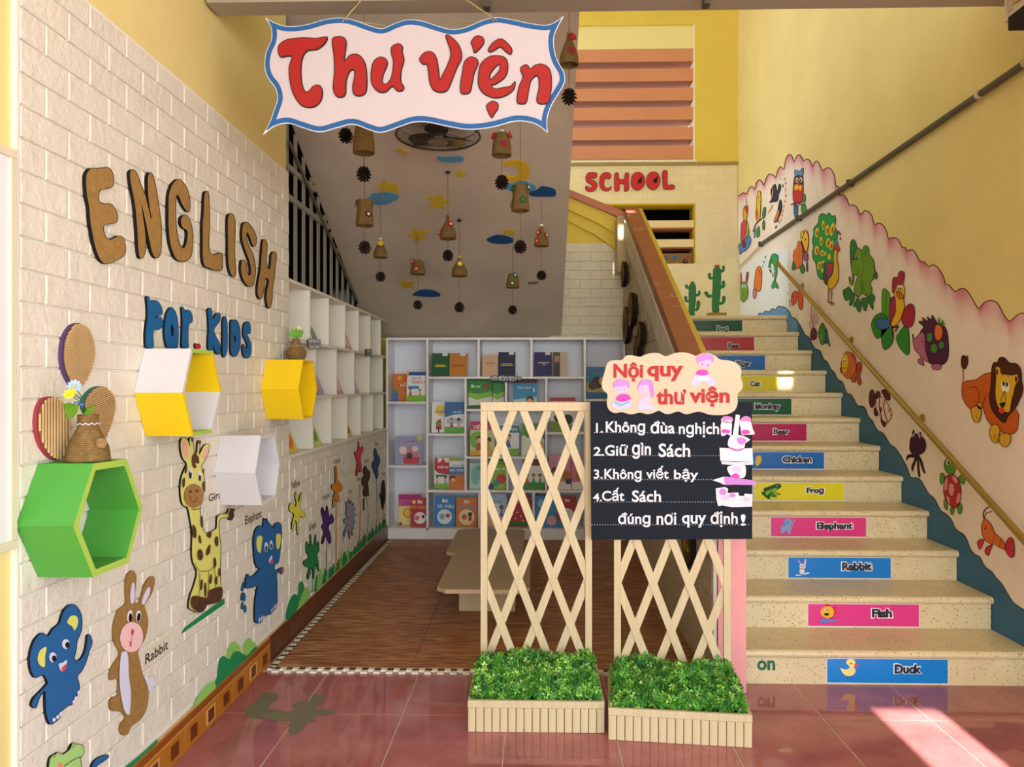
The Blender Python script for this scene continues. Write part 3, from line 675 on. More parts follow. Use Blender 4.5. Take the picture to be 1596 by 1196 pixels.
book(640, 664.5, 776, 826, '#b82a34', 'red colouring book with a white oval picture, bottom left cell', [('#efe6e6', 'e.6 .3 .38'), ('#d46a70', 'e.4 .3 .16'), ('#22222a', 'e.8 .35 .1'), ('#f0d0a0', 'e.2 .85 .12')], [('Bé', '#ffffff', .45, .92, .75, .80), ('tô màu', '#e8a030', .05, .76, .98, .62)], dep=.05)
book(677, 709, 774, 826, '#2a7fc4', 'blue colouring book with a white round picture, bottom row', [('#dfeaf2', 'e.5 .32 .36'), ('#79c0c4', 'e.38 .33 .15'), ('#c23a4a', 'e.66 .36 .11')], [('Bé', '#ffffff', .38, .92, .65, .80), ('tô màu', '#e8e0f0', .15, .74, .95, .62)])
book(711.5, 743.5, 776, 826, '#d9791f', 'orange colouring book with a pale yellow round picture, bottom row', [('#f0dca0', 'e.5 .32 .38'), ('#c23a3a', 'e.38 .33 .13'), ('#2a1a14', 'e.66 .42 .11'), ('#9a3040', 'r.58 .2 .74 .34')], [('Bé', '#ffffff', .38, .92, .65, .80), ('tô màu', '#3a8ac0', .15, .74, .95, .62)])
book(757, 789.5, 769, 826, '#a9c8e0', 'pale blue Vietnamese reader with two playing children, bottom row behind the lattice', [('#dcc0a8', 'r0 0 1 .35'), ('#dfeaf2', 'e.5 .5 .3')]+kids(.4, .3, .11, '#c86a70')+kids(.75, .3, .11, '#4a80b8'), [('TIẾNG VIỆT', '#24406a', .05, .80, .8, .71)])
book(834, 868, 773, 826, '#3a8cc8', 'sky blue book with pink and orange patches, bottom row right of the divider', [('#d8a0b8', 'e.75 .2 .22'), ('#e8b04a', 'e.4 .45 .14'), ('#8ac0e0', 'e.3 .75 .2')])
book(869, 899, 774, 826, '#b0252c', 'dark red colouring book with white and yellow swirls, bottom row', [('#2a80b0', 'r0 0 1 .2'), ('#e8c030', 'r.7 .1 1 .4'), ('#ecebe9', 'e.5 .4 .35'), ('#c0a0a0', 'e.5 .35 .12')], [('Bé', '#ffffff', .4, .92, .65, .82)], dep=.06)
# red rounded activity book
pl = PL((0, KY+.08, kz(826)+T2+.003), (1, 0, 0), (0, .1, 1)); Tz = (0, 0, 1)
t = thing('book', 'red round-topped activity book shaped like a toy telephone, bottom row behind the lattice', 'book', (pl.px(809, 600)[0], KY+.08, kz(826)+T2), 'books facing out in the white bookcase')
b = B(); O_ = smooth(pts('792,823 792,790 794,776 800,769 810,768 820,769 826,777 827,790 827,823 810,824'), 3)
O_ = [(pl.px(*p)[0], max(pl.px(*p)[1], 0)) for p in O_]; b.prism(pl, O_, -.012, 0, mt('#b01c38', .5)); b.obj('cover', t)
b = B(); draw(b, pl, Tz, [('#3a6ac0', 'e820,784 3,7'), ('#d8b02c', 'p815,793 826,793 826,799 815,799'), ('#3c8c3a', 'p793,813 826,813 826,819 793,819'), ('#e8d8a0', 'e803,808 2,1 30|e812,805 2,1 60|e806,799 2,1|e815,812 2,1 10|e798,802 2,1 40'), ('#d84a64', 'e805,780 7,6')], .0008); b.obj('picture', t)
# small cloud label on the shelf edge
cutout('shelf_label', K.off(.002), (590, 500, 3.322), '578,300 585,288 600,283 620,290 640,283 665,290 690,285 715,292 738,290 742,300 735,310 715,308 700,316 670,310 650,316 620,308 600,314 582,308', .004, mt('#dfe3ea'), mt('#1c2630'), [], 'small white cloud label reading Sách tham khảo on the bookcase shelf edge', 'label', rim=.8)
text(B(), K.off(.0068), 'Sách tham khảo', 765.5, 585, 812, 596.5, mt('#28303c'), .008, .001).obj('lettering', [o for o in C.objects if o.name == 'shelf_label'][0])
# ================================================================== SHELF UNIT IN THE LEFT WALL
ws = thing('wall_shelf_unit', 'white three-tier cubby shelf set into the left wall below the grille', 'shelf', (XL-.12, 4.6, .9))
LS = mt('#e6e2d4', .45); xf = XL-.001; xb = XL-.20
def ly(x): return LW.px(x, 600)[0]
rz = (.908, 1.196, 1.488, 1.780); ye = 5.80
for i, z in enumerate(rz): B().box(xb, xf, YE+.001, ye, z-.008, z+.008, LS).obj('shelf', ws)
B().box(xb-.006, xb-.0005, YE+.001, ye, .90, 1.788, LS).obj('back_panel', ws)
for row, xs in ((2, (484, 513.4, 538.5, 560, 578, 594)), (1, (493, 525.4, 553, 577, 597)), (0, (488.5, 517.4, 542, 563, 582, 597.7))):
    for x in xs:
        y = min(ly(x), ye-.009); B().box(xb, xf-.001, y-.008, y+.008, rz[row]+.0085, rz[row+1]-.0085, LS).obj('divider', ws)
B().box(xb, xf-.001, YE+.002, YE+.012, rz[0]+.0085, rz[3]-.0085, LS).obj('side_panel', ws)
struct(B().box(-3.4, xb-.008, 5.82, 5.9, .85, 5, DARK), 'wall_shelf_end')
B().box(XL-.001, XL+.012, YE, 5.82, .885, .899, mt('#d5cdb8', .6)).obj('sill_strip', ws)
lb = (('pale green and white booklet in the first top cell of the left wall shelf', '#dfe6dc', 2, 4.0, '#7aa090'), ('crimson book in the third top cell of the left wall shelf', '#c0304a', 2, 4.72, '#e8c0c0'),
      ('blue and pink picture book in the middle row of the left wall shelf', '#7c9cc8', 1, 4.08, '#d49ab0'), ('pink picture book in the middle row, second cell of the left wall shelf', '#d87c9c', 1, 4.50, '#e8d0d8'), ('lilac book in the middle row, third cell of the left wall shelf', '#b09ac0', 1, 4.92, '#e0d0e0'),
      ('yellow and orange book at the near end of the bottom row, left wall shelf', '#d8c22c', 0, 3.60, '#d8742c'), ('lime green book in the bottom row, second cell of the left wall shelf', '#c0cc3a', 0, 4.02, '#6a9a3a'), ('yellow book with brown picture in the bottom row, fourth cell of the left wall shelf', '#e0c83a', 0, 4.73, '#8a5a2a'))
for lab, c, row, y, c2 in lb:
    z0 = rz[row]+.009; pl = PL((XL-.035, y, z0), (0, 1, 0), (-.42, 0, 1))
    h = .20 if row != 2 else .17
    t = thing('book', lab, 'book', (XL-.035, y+.08, z0), 'books in the left wall shelf')
    B().pbox(pl, 0, .155, 0, h, -.008, 0, mt('#efe9da')).obj('pages', t)
    b = B().pbox(pl, 0, .155, 0, h, 0, .001, mt(c, .3)); b.prism(pl, ell(.08, h*.35, .05, .05), .0015, .0015, mt(c2), side=False); b.obj('cover', t)
for (x, y, s) in ((486, 535, 'Truyện cổ tích'), (573, 549, 'Sách')):
    pl = LW.off(.004); T = (340, 400, 3.737)
    if x < 500: o_ = '522,490 530,478 545,483 560,476 575,485 592,484 594,505 590,530 578,538 560,532 545,540 532,532 524,515'
    else: o_ = '858,545 866,538 876,543 888,537 894,545 893,565 888,580 875,577 864,582 858,570'
    o = cutout('shelf_label', pl, T, o_, .004, mt('#c9ced2'), mt('#1c2630'), [], 'small cloud label with dark outline on the '+('near' if x < 500 else 'far')+' part of the left shelf edge', 'label', rim=.8)
    b0 = (481, 531, 497, 540) if x < 500 else (570.5, 546.5, 578, 553)
    text(B(), pl.off(.0048), s, *b0, mt('#28303c'), .012, .001).obj('lettering', o)
# ================================================================== GRILLE ABOVE THE SHELF
GX = -1.405; GP = PL((GX, 0, 0), (0, 1, 0), Z); GM = mt('#a3a298', .5, metal=.2)
gr = thing('stair_grille', 'grey metal grille of upright bars filling the dark triangle under the stair', 'grille', (GX, 4.6, 1.8))
def gtop(y): return sof_z(y)-.005
y = 3.30
while y < 5.72:
    if gtop(y) > 1.90: B().box(GX-.003, GX+.003, y-.026, y+.026, 1.84, gtop(y+.04), GM).obj('bar', gr)
    y += .148
g_ = lambda x, y: GP.px(x, y)
for z, y1 in ((1.83, 5.72), (2.33, 4.86), (2.50, 4.56)): B().box(GX-.008, GX+.010, 3.2, y1, z-.016, z+.016, GM).obj('rail', gr)
pa, pb = g_(446, 222), g_(553, 470)
B().tube([(GX+.018, *pa), (GX+.018, *pb)], .011, mt('#6e6250', .5), 6).obj('brace', gr)
for y in (3.9, 4.3, 4.75, 5.2): B().box(GX-.008, GX+.010, y-.012, y+.012, 1.789, 1.83, GM).obj('foot', gr)
# ================================================================== LOW TABLES
TW = mt('#b39c78', .4, 'wood'); TWL = mt('#cdb48a', .5, 'wood')
for i, (y0, y1, xs, lab) in enumerate(((3.67, 4.455, -.27, 'low wooden table with clipped corners, the near one of two pushed together'), (4.465, 5.22, -.32, 'low wooden table with clipped corners, the far one of two pushed together'))):
    t = thing('low_table', lab, 'table', (xs, (y0+y1)/2, .011), 'low tables on the mat'); hw = .24; c_ = .05
    P = [(xs-hw, y0+c_), (xs-hw+c_, y0), (xs+hw-c_, y0), (xs+hw, y0+c_), (xs+hw, y1-c_), (xs+hw-c_, y1), (xs-hw+c_, y1), (xs-hw, y1-c_)]
    B().prism(GZ(0), P, .198, .22, TW, TWL).obj('tabletop', t)
    ym = (y0+y1)/2
    B().box(xs-.155, xs+.155, ym-.075, ym-.057, .0115, .1975, TWL).obj('leg_panel', t); B().box(xs-.155, xs+.155, ym+.057, ym+.075, .0115, .1975, TWL).obj('leg_panel', t)
    B().box(xs-.155, xs-.137, ym-.0565, ym+.0565, .0115, .1975, TWL).obj('leg_panel', t); B().box(xs+.137, xs+.155, ym-.0565, ym+.0565, .0115, .1975, TWL).obj('leg_panel', t)
# ================================================================== PLANTERS WITH LATTICE
ASH = mt('#d6c6a0', .5, 'wood'); ASHD = mt('#c8b68e', .5, 'wood')
GR = [mt(c, .45, 'leaf') for c in ('#4a9c30', '#8ad04a', '#2b7638', '#bfec80', '#5fb445')]
def planter(P0, ang, lab, seed):
    u = Vector((math.cos(ang), math.sin(ang), 0)); v = Vector((-math.sin(ang), math.cos(ang), 0)); Wd, D, Hh = .497, .335, .115
    t = thing('planter_trellis', lab, 'planter', (P0[0]+u.x*Wd/2+v.x*D/2, P0[1]+u.y*Wd/2+v.y*D/2, 0), 'trellis planters at the library entrance')
    FR = PL(P0, u, Z)                       # front face, normal towards the viewer
    G_ = PL(P0, u, v)                       # ground plane
    n = 17; sw = Wd/n
    for i in range(n): B().pbox(FR, i*sw+.0012, (i+1)*sw-.0012, .001, .088, -.010, 0, ASH, .001).obj('slat', t)
    for sx in (0, Wd):                      # side slats
        SP = PL(Vector(P0)+u*sx, v if sx else -v, Z); L_ = [(-1 if not sx else 1)]
        for i in range(11):
            a0 = .012+i*.0293; a1 = a0+.027; aa = (a0, a1) if sx else (-a1, -a0)
            B().pbox(SP, *aa, .001, .088, -.010, 0, ASH, .001).obj('side_slat', t)
    B().pbox(FR, .001, Wd-.001, .01, .086, -.016, -.0105, mt('#3a2f22')).obj('backing', t)
    BKP = PL(Vector(P0)+v*D, -u, Z); B().pbox(BKP, -Wd, 0, .001, .088, -.012, 0, ASHD).obj('back_board', t)
    # rim
    B().pbox(FR, 0, Wd, .089, Hh, -.012, .001, ASH, .001).obj('rim', t)
    B().pbox(FR, 0, Wd, .089, Hh, -D, -D+.012, ASH, .001).obj('rim', t)
    B().pbox(FR, 0, .012, .089, Hh, -D+.0125, -.0125, ASH, .001).obj('rim', t); B().pbox(FR, Wd-.012, Wd, .089, Hh, -D+.0125, -.0125, ASH, .001).obj('rim', t)
    B().pbox(G_, .013, Wd-.013, .013, D-.014, .08, .088, mt('#2c2a1c')).obj('liner', t)
    # trellis
    L = FR.off(-D+.034); x0, x1, zt = .024, .474, 1.193
    B().pbox(L, x0, x0+.027, .089, zt-.0355, -.012, .008, ASH, .001).obj('post', t); B().pbox(L, x1-.027, x1, .089, zt-.0355, -.012, .008, ASH, .001).obj('post', t)
    B().pbox(L, x0, x1, zt-.035, zt, -.012, .008, ASH, .001).obj('top_rail', t)
    zb, z1 = .10, zt-.036; sl = 2.62; w_ = .015; dz = .5*w_*math.hypot(1, sl)
    a_lo, a_hi = x0+.0275, x1-.0275
    for d, tops, c0, c1 in ((1, [.035+.14*k-.42 for k in range(-1, 6)], -.0005, .006), (-1, [.132+.14*k for k in range(0, 7)], -.0075, -.001)):
        for a in tops:
            a += x0
            # strip band between two parallel lines, clipped to the opening
            hx = .0165
            def clip(P):
                for ax, lim, sg in ((0, a_lo, 1), (0, a_hi, -1), (1, zb, 1), (1, z1, -1)):
                    out = []
                    for i in range(len(P)):
                        p, q = P[i-1], P[i]; ip = (p[ax]-lim)*sg >= 0; iq = (q[ax]-lim)*sg >= 0
                        if ip != iq:
                            s_ = (lim-p[ax])/(q[ax]-p[ax]); out.append((p[0]+(q[0]-p[0])*s_, p[1]+(q[1]-p[1])*s_))
                        if iq: out.append(q)
                    P = out
                    if not P: return P
                return P
            P = clip([(a-hx, z1), (a+hx, z1), (a+hx+d*(z1-zb)/sl, zb), (a-hx+d*(z1-zb)/sl, zb)])
            if len(P) > 2 and abs(area(P)) > .0015: B().prism(L, P, c0, c1, ASH).obj('lattice_strip', t)
    # foliage
    rd = random.Random(seed); b = B(); O = Vector(P0)
    for k in range(3300):
        a = rd.uniform(.016, Wd-.016); d = rd.uniform(.028, D-.045)
        if k % 5 == 0: d = rd.uniform(.016, .04)
        hh = .105+.092*min(1, .35+d/.2)*(.75+.25*math.sin(a*23+seed)*math.cos(d*19))+rd.uniform(-.03, .016)
        if d < .03: hh = rd.uniform(.118, .155)
        edge = min(a, Wd-a)
        if edge < .03: hh -= .02
        c = O+u*a+v*d+Vector((0, 0, hh)); m = rd.choices(GR, (30, 25, 20, 12, 25))[0]
        ax = Vector((rd.uniform(-1, 1), rd.uniform(-1.2, .6), rd.uniform(.1, 1.3))).normalized()
        s1 = ax.cross(Vector((.3, .2, 1))).normalized(); s2 = ax.cross(s1)
        for q in range(5):
            th = q*1.2566+rd.uniform(-.3, .3); e = s1*math.cos(th)+s2*math.sin(th); f = ax.cross(e); r = rd.uniform(.0055, .0095)
            p0 = c+e*.002; p1 = c+e*r*1.1+f*r*.55+ax*.003; p2 = c+e*r*2.1+ax*.004; p3 = c+e*r*1.1-f*r*.55+ax*.003
            b.add([p0, p3, p2, p1], [(0, 1, 2), (0, 2, 3)], m)
    b.obj('foliage', t, 'dense small-leaved green artificial box foliage', kind='stuff')
    return t, L, u, v
pt1 = planter((-.2475, 2.62, 0), 0.0, 'pale wooden planter with full diamond trellis and green foliage, the left one', 3)
pt2 = planter((.2575, 2.572, 0), -.094, 'pale wooden planter with trellis half hidden by the black rules board, the right one', 11)
# ================================================================== RULES BOARD
L2_ = pt2[1]; RB = L2_.off(.010)
RBT = thing('rules_board', 'black board of library rules in white letters hung on the right trellis', 'sign', RB.at(1046, 841, .01))
b = B(); P = [RB.off(.008).px(*p) for p in ((920, 626), (1172, 627), (1172.5, 840.5), (921.5, 842))]
b.prism(RB, P, 0, .008, mt('#101a28', .7)); b.obj('panel', RBT)
RF = RB.off(.0085); T = (900, 530, 3.623); WT = mt('#dfe4f2', .6)
for s, x0, y0, x1, y1, bo in (('1.', 105, 470, 143, 525, .02), ('Không', 160, 460, 382, 540, .02), ('đùa', 413, 458, 550, 530, .02), ('nghịch', 572, 462, 800, 552, .02),
        ('2.', 92, 605, 150, 655, .02), ('Giữ', 155, 590, 285, 655, .02), ('gìn', 308, 580, 415, 672, .02), ('Sách', 458, 585, 637, 662, .02),
        ('3.', 92, 732, 142, 785, .02), ('Không', 152, 728, 362, 803, .02), ('viết', 388, 712, 515, 785, .02), ('bậy', 545, 728, 682, 803, .02),
        ('4.', 88, 866, 138, 912, .02), ('Cất', 138, 835, 265, 910, .02), ('Sách', 308, 850, 472, 916, .02),
        ('đúng', 230, 975, 412, 1058, .02), ('nơi', 447, 975, 558, 1045, .02), ('quy', 590, 990, 727, 1060, .02), ('định', 752, 968, 905, 1058, .02), ('!', 922, 985, 950, 1050, .02)):
    text(B(), RF, s, T[0]+x0/T[2], T[1]+y0/T[2], T[0]+x1/T[2], T[1]+y1/T[2], WT, bo, .0004).obj('lettering', RBT)
b = B()
for y, a, e in ((522, 95, 570), (652, 90, 800), (787, 95, 760), (914, 95, 780), (1042, 80, 980)):
    x = a
    while x < e:
        b.prism(RF, [RF.px(T[0]+(x+q[0])/T[2], T[1]+(y+q[1])/T[2]) for q in ((0, 0), (3.5, 0), (3.5, 3.5), (0, 3.5))], .0003, .0003, WT, side=False); x += 15
b.obj('dotted_line', RBT)
Tb = (1110, 640, 5.436)
PU, PU2, MG, LV = '#c98be0', '#e3c9ee', '#ea4fc0', '#efe3f3'
b = B(); draw(b, RF, Tb, [(LV, 'e125,80 50,30|80,90 75,205 100,215 130,200 160,215 165,150 160,100|p175,205 200,35 235,40 220,210'), (LV, '230,95 270,50 320,60 330,100 345,160 360,200 310,205 250,205 240,150'), ('#dd8ad4', '80,75 95,52 130,48 170,60 170,85 130,78 100,88|235,80 270,52 320,60 330,95 290,90 250,90'), (MG, '80,165 110,160 150,170 148,190 110,190 85,190|250,170 300,165 320,185 290,205 250,195')], .0004); b.obj('paper_figure', RBT)
b = B(); draw(b, RF.off(.002), Tb, [(LV, '135,260 165,210 240,210 320,245 280,280 270,320 210,330 140,305'), (PU, '215,230 270,235 290,265 250,290 215,270'), (MG, '145,310 210,330 265,318 265,330 210,345 150,325')], .0004); b.obj('paper_figure', RBT)
b = B(); draw(b, RF.off(.002), Tb, [('#f1edf8', 'p62,315 200,325 340,318 345,430 210,430 68,425'), ('#cfdcf0', 'p75,428 205,436 350,430 345,460 210,465 80,455')], .0014); b.obj('paper_figure', RBT)
b = B(); draw(b, RF.off(.002), Tb, [(LV, '125,490 170,465 270,460 285,520 265,570 170,565'), (PU2, 'e205,500 40,28'), (MG, '150,565 190,532 225,545 225,575 180,580'), (PU, '90,560 200,575 340,590 370,610 350,630 200,628 80,625'), ('#f1e8f5', 'p0,590 95,560 105,625')], .0020); b.obj('paper_figure', RBT)
b = B(); draw(b, RF.off(.002), Tb, [(LV, 'p30,660 110,648 135,665 130,700 220,695 230,725 270,725 275,705 340,710 338,815 220,820 160,820 90,805 50,810 35,750'), (PU, 'e90,690 32,28|e170,720 28,18'), (PU2, 'e110,740 40,25|e290,750 30,20')], .0006); b.obj('paper_figure', RBT)
# cloud shaped heading
TC = (930, 540, 6.384); RC = RB.off(.012)
CL = '50,370 62,320 85,230 112,160 170,138 250,135 290,95 350,90 430,105 470,88 540,68 620,70 690,100 760,72 850,60 930,72 985,95 1040,70 1110,68 1180,95 1230,132 1300,138 1380,160 1430,210 1440,260 1432,310 1452,365 1448,420 1402,480 1402,570 1370,640 1290,680 1200,685 1120,680 1020,650 930,670 880,675 810,648 740,670 680,672 620,642 560,665 500,675 430,660 340,678 250,655 180,665 120,630 100,560 108,480 62,430'
cs = cutout('heading_cloud', RC, TC, CL, .006, mt('#d6c7ae', .6), mt('#e8e0d0'), [
    (PU, 'e1075,130 88,60|e243,385 84,60|480,330 540,340 565,400 568,505 540,500 520,430 480,390 440,420 410,440 405,390 430,345'), ('#dcc3ee', 'e1078,165 70,50|e243,425 70,45|e468,425 52,62'), ('#cd93e4', '990,120 1010,90 1080,80 1150,95 1165,140 1120,130 1050,150 1000,160|165,385 190,335 250,325 310,345 325,390 280,390 235,400 190,400|425,370 470,340 520,350 530,400 490,380 440,390'),
    ('#cfd0f5', '945,350 985,280 1110,280 1175,350 1165,395 1110,390 1075,350 1040,350 1010,390 955,395|160,540 240,560 330,530 335,600 250,625 165,610|410,590 440,520 520,510 545,590 590,635 500,625 420,630'), (PU2, '440,510 520,500 530,580 460,590'),
    (MG, '985,275 1020,235 1090,238 1110,275 1050,290|190,520 235,478 310,480 340,520 290,545 230,550'), ('#f0e4f0', 'e1052,322 55,28'), ('#8fb8e0', 'p170,540 240,575 330,540 325,560 240,598 180,570'), ('#7c70b8', 'e1050,180 7,9|e1105,190 7,9|e215,430 9,3|e275,430 9,3|e455,425 9,3')],
    'cream cloud-shaped heading board with red words above the black rules board', 'sign')
for s, x0, y0, x1, y1 in (('Nội', 168, 160, 462, 352), ('quy', 505, 195, 860, 347), ('thư', 595, 425, 888, 580), ('viện', 925, 400, 1322, 602)):
    text(B(), RC.off(.006), s, TC[0]+x0/TC[2], TC[1]+y0/TC[2], TC[0]+x1/TC[2], TC[1]+y1/TC[2], mt('#b8121a', .6), .03, .0005, .004).obj('lettering', cs)
# ================================================================== HANGING SIGN
SG = FY(2.52); TS = (400, 0, 3.069)
OUT = '40,85 110,118 170,126 250,115 330,92 410,85 470,97 540,122 600,136 660,112 720,94 790,100 870,125 935,140 1000,130 1080,97 1150,83 1230,95 1310,112 1400,118 1470,75 1440,130 1422,180 1425,240 1442,295 1470,345 1473,395 1440,455 1408,510 1390,570 1392,635 1330,592 1240,580 1130,608 1020,620 920,606 820,585 750,585 680,608 600,634 540,622 460,595 380,613 300,632 210,608 150,590 85,604 30,645 60,590 85,520 100,470 88,420 55,375 38,320 45,250 70,190 68,130'
def corner_smooth(s, T, corners, k=4):
    P = pts(s, T); cs_ = [pts(c, T)[0] for c in corners]; out = []; n = len(P)
    for i in range(n):
        a, b_ = P[i], P[(i+1) % n]; p0 = P[i-1] if a not in cs_ else a; p3 = P[(i+2) % n] if b_ not in cs_ else b_
        for j in range(k):
            t_ = j/k; out.append(tuple(.5*((2*x1)+(-x0+x2)*t_+(2*x0-5*x1+4*x2-x3)*t_*t_+(-x0+3*x1-3*x2+x3)*t_**3) for x0, x1, x2, x3 in zip(p0, a, b_, p3)))
    return out
def inset(P, w):
    s_ = 1 if area(P) > 0 else -1; n = len(P); out = []
    for i in range(n):
        a, b_, c_ = P[i-1], P[i], P[(i+1) % n]
        d1 = (b_[0]-a[0], b_[1]-a[1]); d2 = (c_[0]-b_[0], c_[1]-b_[1]); l1 = math.hypot(*d1) or 1; l2 = math.hypot(*d2) or 1
        nx = -(d1[1]/l1+d2[1]/l2); ny = d1[0]/l1+d2[0]/l2; q = (nx*nx+ny*ny)/2 or 1
        k = min(1/q if q > .2 else 5, 1.5); out.append((b_[0]+s_*nx*w*k, b_[1]+s_*ny*w*k))
    return out
sg = thing('hanging_sign', 'white wavy-edged sign with blue border and red words hung over the entrance', 'sign', SG.at(645, 210))
OP = corner_smooth(OUT, TS, ('40,85', '1470,75', '1392,635', '30,645'))
SGf = SG.off(.006)
B().prism(SG, [SGf.px(*p) for p in OP], 0, .006, mt('#eef2fb', .5), mt('#e8e4ea')).obj('panel', sg)
def clean(I, w_):      # drop the offset points that fold over at the sharp corners
    return [p for p in I if min(math.hypot(p[0]-q[0], p[1]-q[1]) for q in OP) > w_*.93]
I1 = clean(inset(OP, 1.0), 1.0); I2 = clean(inset(OP, 8.6), 8.6)
b = B()
b.prism(SGf, [SGf.px(*p) for p in I1], .0003, .0012, mt('#125a9c', .6))
b.obj('border', sg)
B().prism(SG, [SGf.px(*p) for p in I2], .0074, .0080, mt('#c6bec6', .6)).obj('face', sg)
LR, LK = mt('#a00a08', .6), mt('#1c0a0a', .6)
SL = SG.off(.0081)
def let(o_, hole=None, **k):
    P = smooth(pts(o_, TS), 4); hs = [smooth(pts(hole, TS), 4)] if hole else []
    b = B().prism(SL, [SL.px(*p) for p in inset(P, -1.0)], 0, .004, LK, holes=[[SL.px(*p) for p in inset(h, 1.0)] for h in hs])
    b.prism(SL, [SL.px(*p) for p in inset(P, .6)], .0042, .0055, LR, holes=[[SL.px(*p) for p in inset(h, -.6)] for h in hs]); return b.obj('lettering', sg)
let('107,255 110,218 150,192 220,184 290,186 338,180 325,212 290,238 245,245 222,275 213,330 217,400 232,438 252,438 275,414 303,412 316,440 309,480 285,508 250,516 212,502 180,455 163,395 158,325 172,275 150,270 120,275')
let('364,192 392,178 423,187 429,220 420,295 450,266 490,266 520,308 528,380 524,440 500,460 470,454 461,420 470,370 468,338 448,342 430,385 426,448 410,466 382,460 368,420 375,340 371,260')
let('560,300 590,276 618,285 626,310 606,360 602,395 620,404 643,380 654,330 655,290 645,250 650,225 678,212 698,225 697,250 705,290 692,340 690,390 704,415 700,433 676,437 650,415 620,440 587,441 556,410 549,360')
let('781,285 802,256 835,250 859,276 870,330 876,385 896,350 920,300 930,250 906,172 945,192 974,232 980,280 960,322 940,372 915,430 885,443 850,434 831,400 823,340 815,310 796,308')
let('1001,290 1026,275 1054,286 1058,312 1041,350 1031,400 1022,440 1000,451 979,445 976,410 985,350 991,312')
let('1028,203 1050,176 1080,181 1087,205 1070,232 1044,253 1035,225')
let('1061,380 1072,312 1110,276 1150,269 1190,281 1202,320 1190,368 1150,400 1122,412 1142,428 1180,421 1215,415 1236,394 1229,430 1190,460 1140,470 1092,452 1066,420', '1120,352 1148,317 1165,311 1161,340 1135,370 1116,383')
let('1109,240 1132,206 1170,189 1205,215 1221,240 1214,261 1190,246 1166,226 1142,240 1120,250')
let('1101,507 1125,488 1152,496 1154,520 1138,545 1125,563 1108,535')
let('1263,330 1290,312 1310,332 1330,316 1365,310 1398,330 1410,380 1406,450 1398,487 1374,499 1346,494 1341,470 1352,420 1349,372 1334,366 1311,390 1300,440 1290,490 1266,499 1246,485 1255,420 1275,370')
RP = mt('#b0a070', .8)
for (x0, y0, x1, y1) in ((535, 36, 568, 2), (775, 34, 722, 1), (540, 33, 590, 18), (770, 34, 708, 14)):
    B().tube([SG.at(x0, y0, .010), SG.at(x1, y1, .02 if y1 < 10 else -.1)], .0022, RP, 5).obj('rope', sg)
# ================================================================== THINGS ON THE LEFT WALL
BUR, BLK = mt('#b08a4e', .85, 'burlap'), mt('#14110f', .8)
L0 = LW.off(.003)
TA, TB, TCx, TD = (110, 240, 6.647), (250, 270, 5.437), (200, 450, 7.98), (40, 490, 4.98)
def eng(T, o_, w_, k='letter', th=.010, fr=None, holes=(), grp='burlap letters of the word ENGLISH', rim=.9):
    return cutout(k, L0, T, o_, th, fr or BUR, BLK, (), w_, 'letter', grp, holes, rim)
eng(TA, '155,270 165,200 210,150 280,150 380,140 420,170 445,240 440,320 410,350 330,365 300,385 288,440 300,500 340,520 400,515 440,540 475,600 488,660 470,710 410,725 350,735 340,790 360,850 400,885 450,870 500,850 545,870 565,930 570,1010 545,1060 470,1105 380,1140 330,1125 290,1070 250,960 225,840 200,700 190,560 165,430', 'burlap letter E with black edge, first letter of the word ENGLISH on the brick wall')
eng(TA, '612,200 630,170 655,165 690,210 730,320 775,430 800,530 825,640 835,670 815,560 800,430 795,300 800,225 825,190 850,220 880,330 905,480 925,620 940,760 940,920 930,1030 900,1080 865,1065 835,1000 810,890 785,760 750,600 738,540 755,680 775,820 780,950 765,1040 735,1085 710,1060 695,960 690,840 680,700 665,540 640,400 620,300', 'burlap letter N with black edge, second letter of the word ENGLISH')
eng(TB, '65,290 70,180 100,95 145,52 180,65 220,120 245,200 250,280 240,330 210,310 180,260 155,200 138,188 130,260 130,380 140,500 160,590 190,635 210,615 225,560 225,490 190,465 170,420 180,370 215,355 250,400 270,480 275,560 265,680 235,735 180,750 130,725 95,650 75,560 65,440', 'burlap letter G with black edge, third letter of the word ENGLISH')
eng(TB, '370,190 385,155 405,160 412,230 415,340 415,460 410,560 415,650 440,690 490,680 520,680 525,740 520,820 480,825 410,805 370,780 355,700 355,580 355,440 365,320', 'burlap letter L with black edge, fourth letter of the word ENGLISH')
eng(TB, '570,380 585,345 610,345 630,390 633,480 630,600 630,720 640,820 632,875 600,865 578,800 570,700 570,580 568,470', 'burlap letter I with black edge, fifth letter of the word ENGLISH')
eng(TB, '692,470 705,425 735,415 775,460 810,530 812,590 795,625 775,600 755,540 735,505 728,540 745,610 780,680 800,760 805,850 790,940 755,965 715,930 685,860 680,790 690,740 715,740 730,790 740,850 755,865 765,830 755,760 730,690 705,620 690,550', 'burlap letter S with black edge, sixth letter of the word ENGLISH')
eng(TB, '862,600 875,560 900,580 905,640 895,720 905,790 925,810 935,740 940,690 960,665 982,690 975,780 965,880 950,980 945,1080 925,1145 905,1125 895,1050 905,970 915,910 890,890 880,950 865,1040 845,1070 822,1030 825,940 845,820 855,700', 'burlap letter H with black edge, last letter of the word ENGLISH')
BL_ = mt('#1b66a4', .7, 'cardboard'); gk = 'blue letters of the words FOR KIDS'
def blu(o_, w_, holes=()): return eng(TCx, o_, w_, th=.007, fr=BL_, holes=holes, grp=gk, rim=.5)
blu('225,120 240,95 260,110 275,155 310,145 360,155 405,210 425,280 415,325 370,335 330,345 335,362 390,345 425,390 435,440 410,490 360,515 320,520 310,600 315,700 300,738 225,738 212,640 215,500 235,360 235,240', 'blue letter F with black edge, first of the words FOR KIDS')
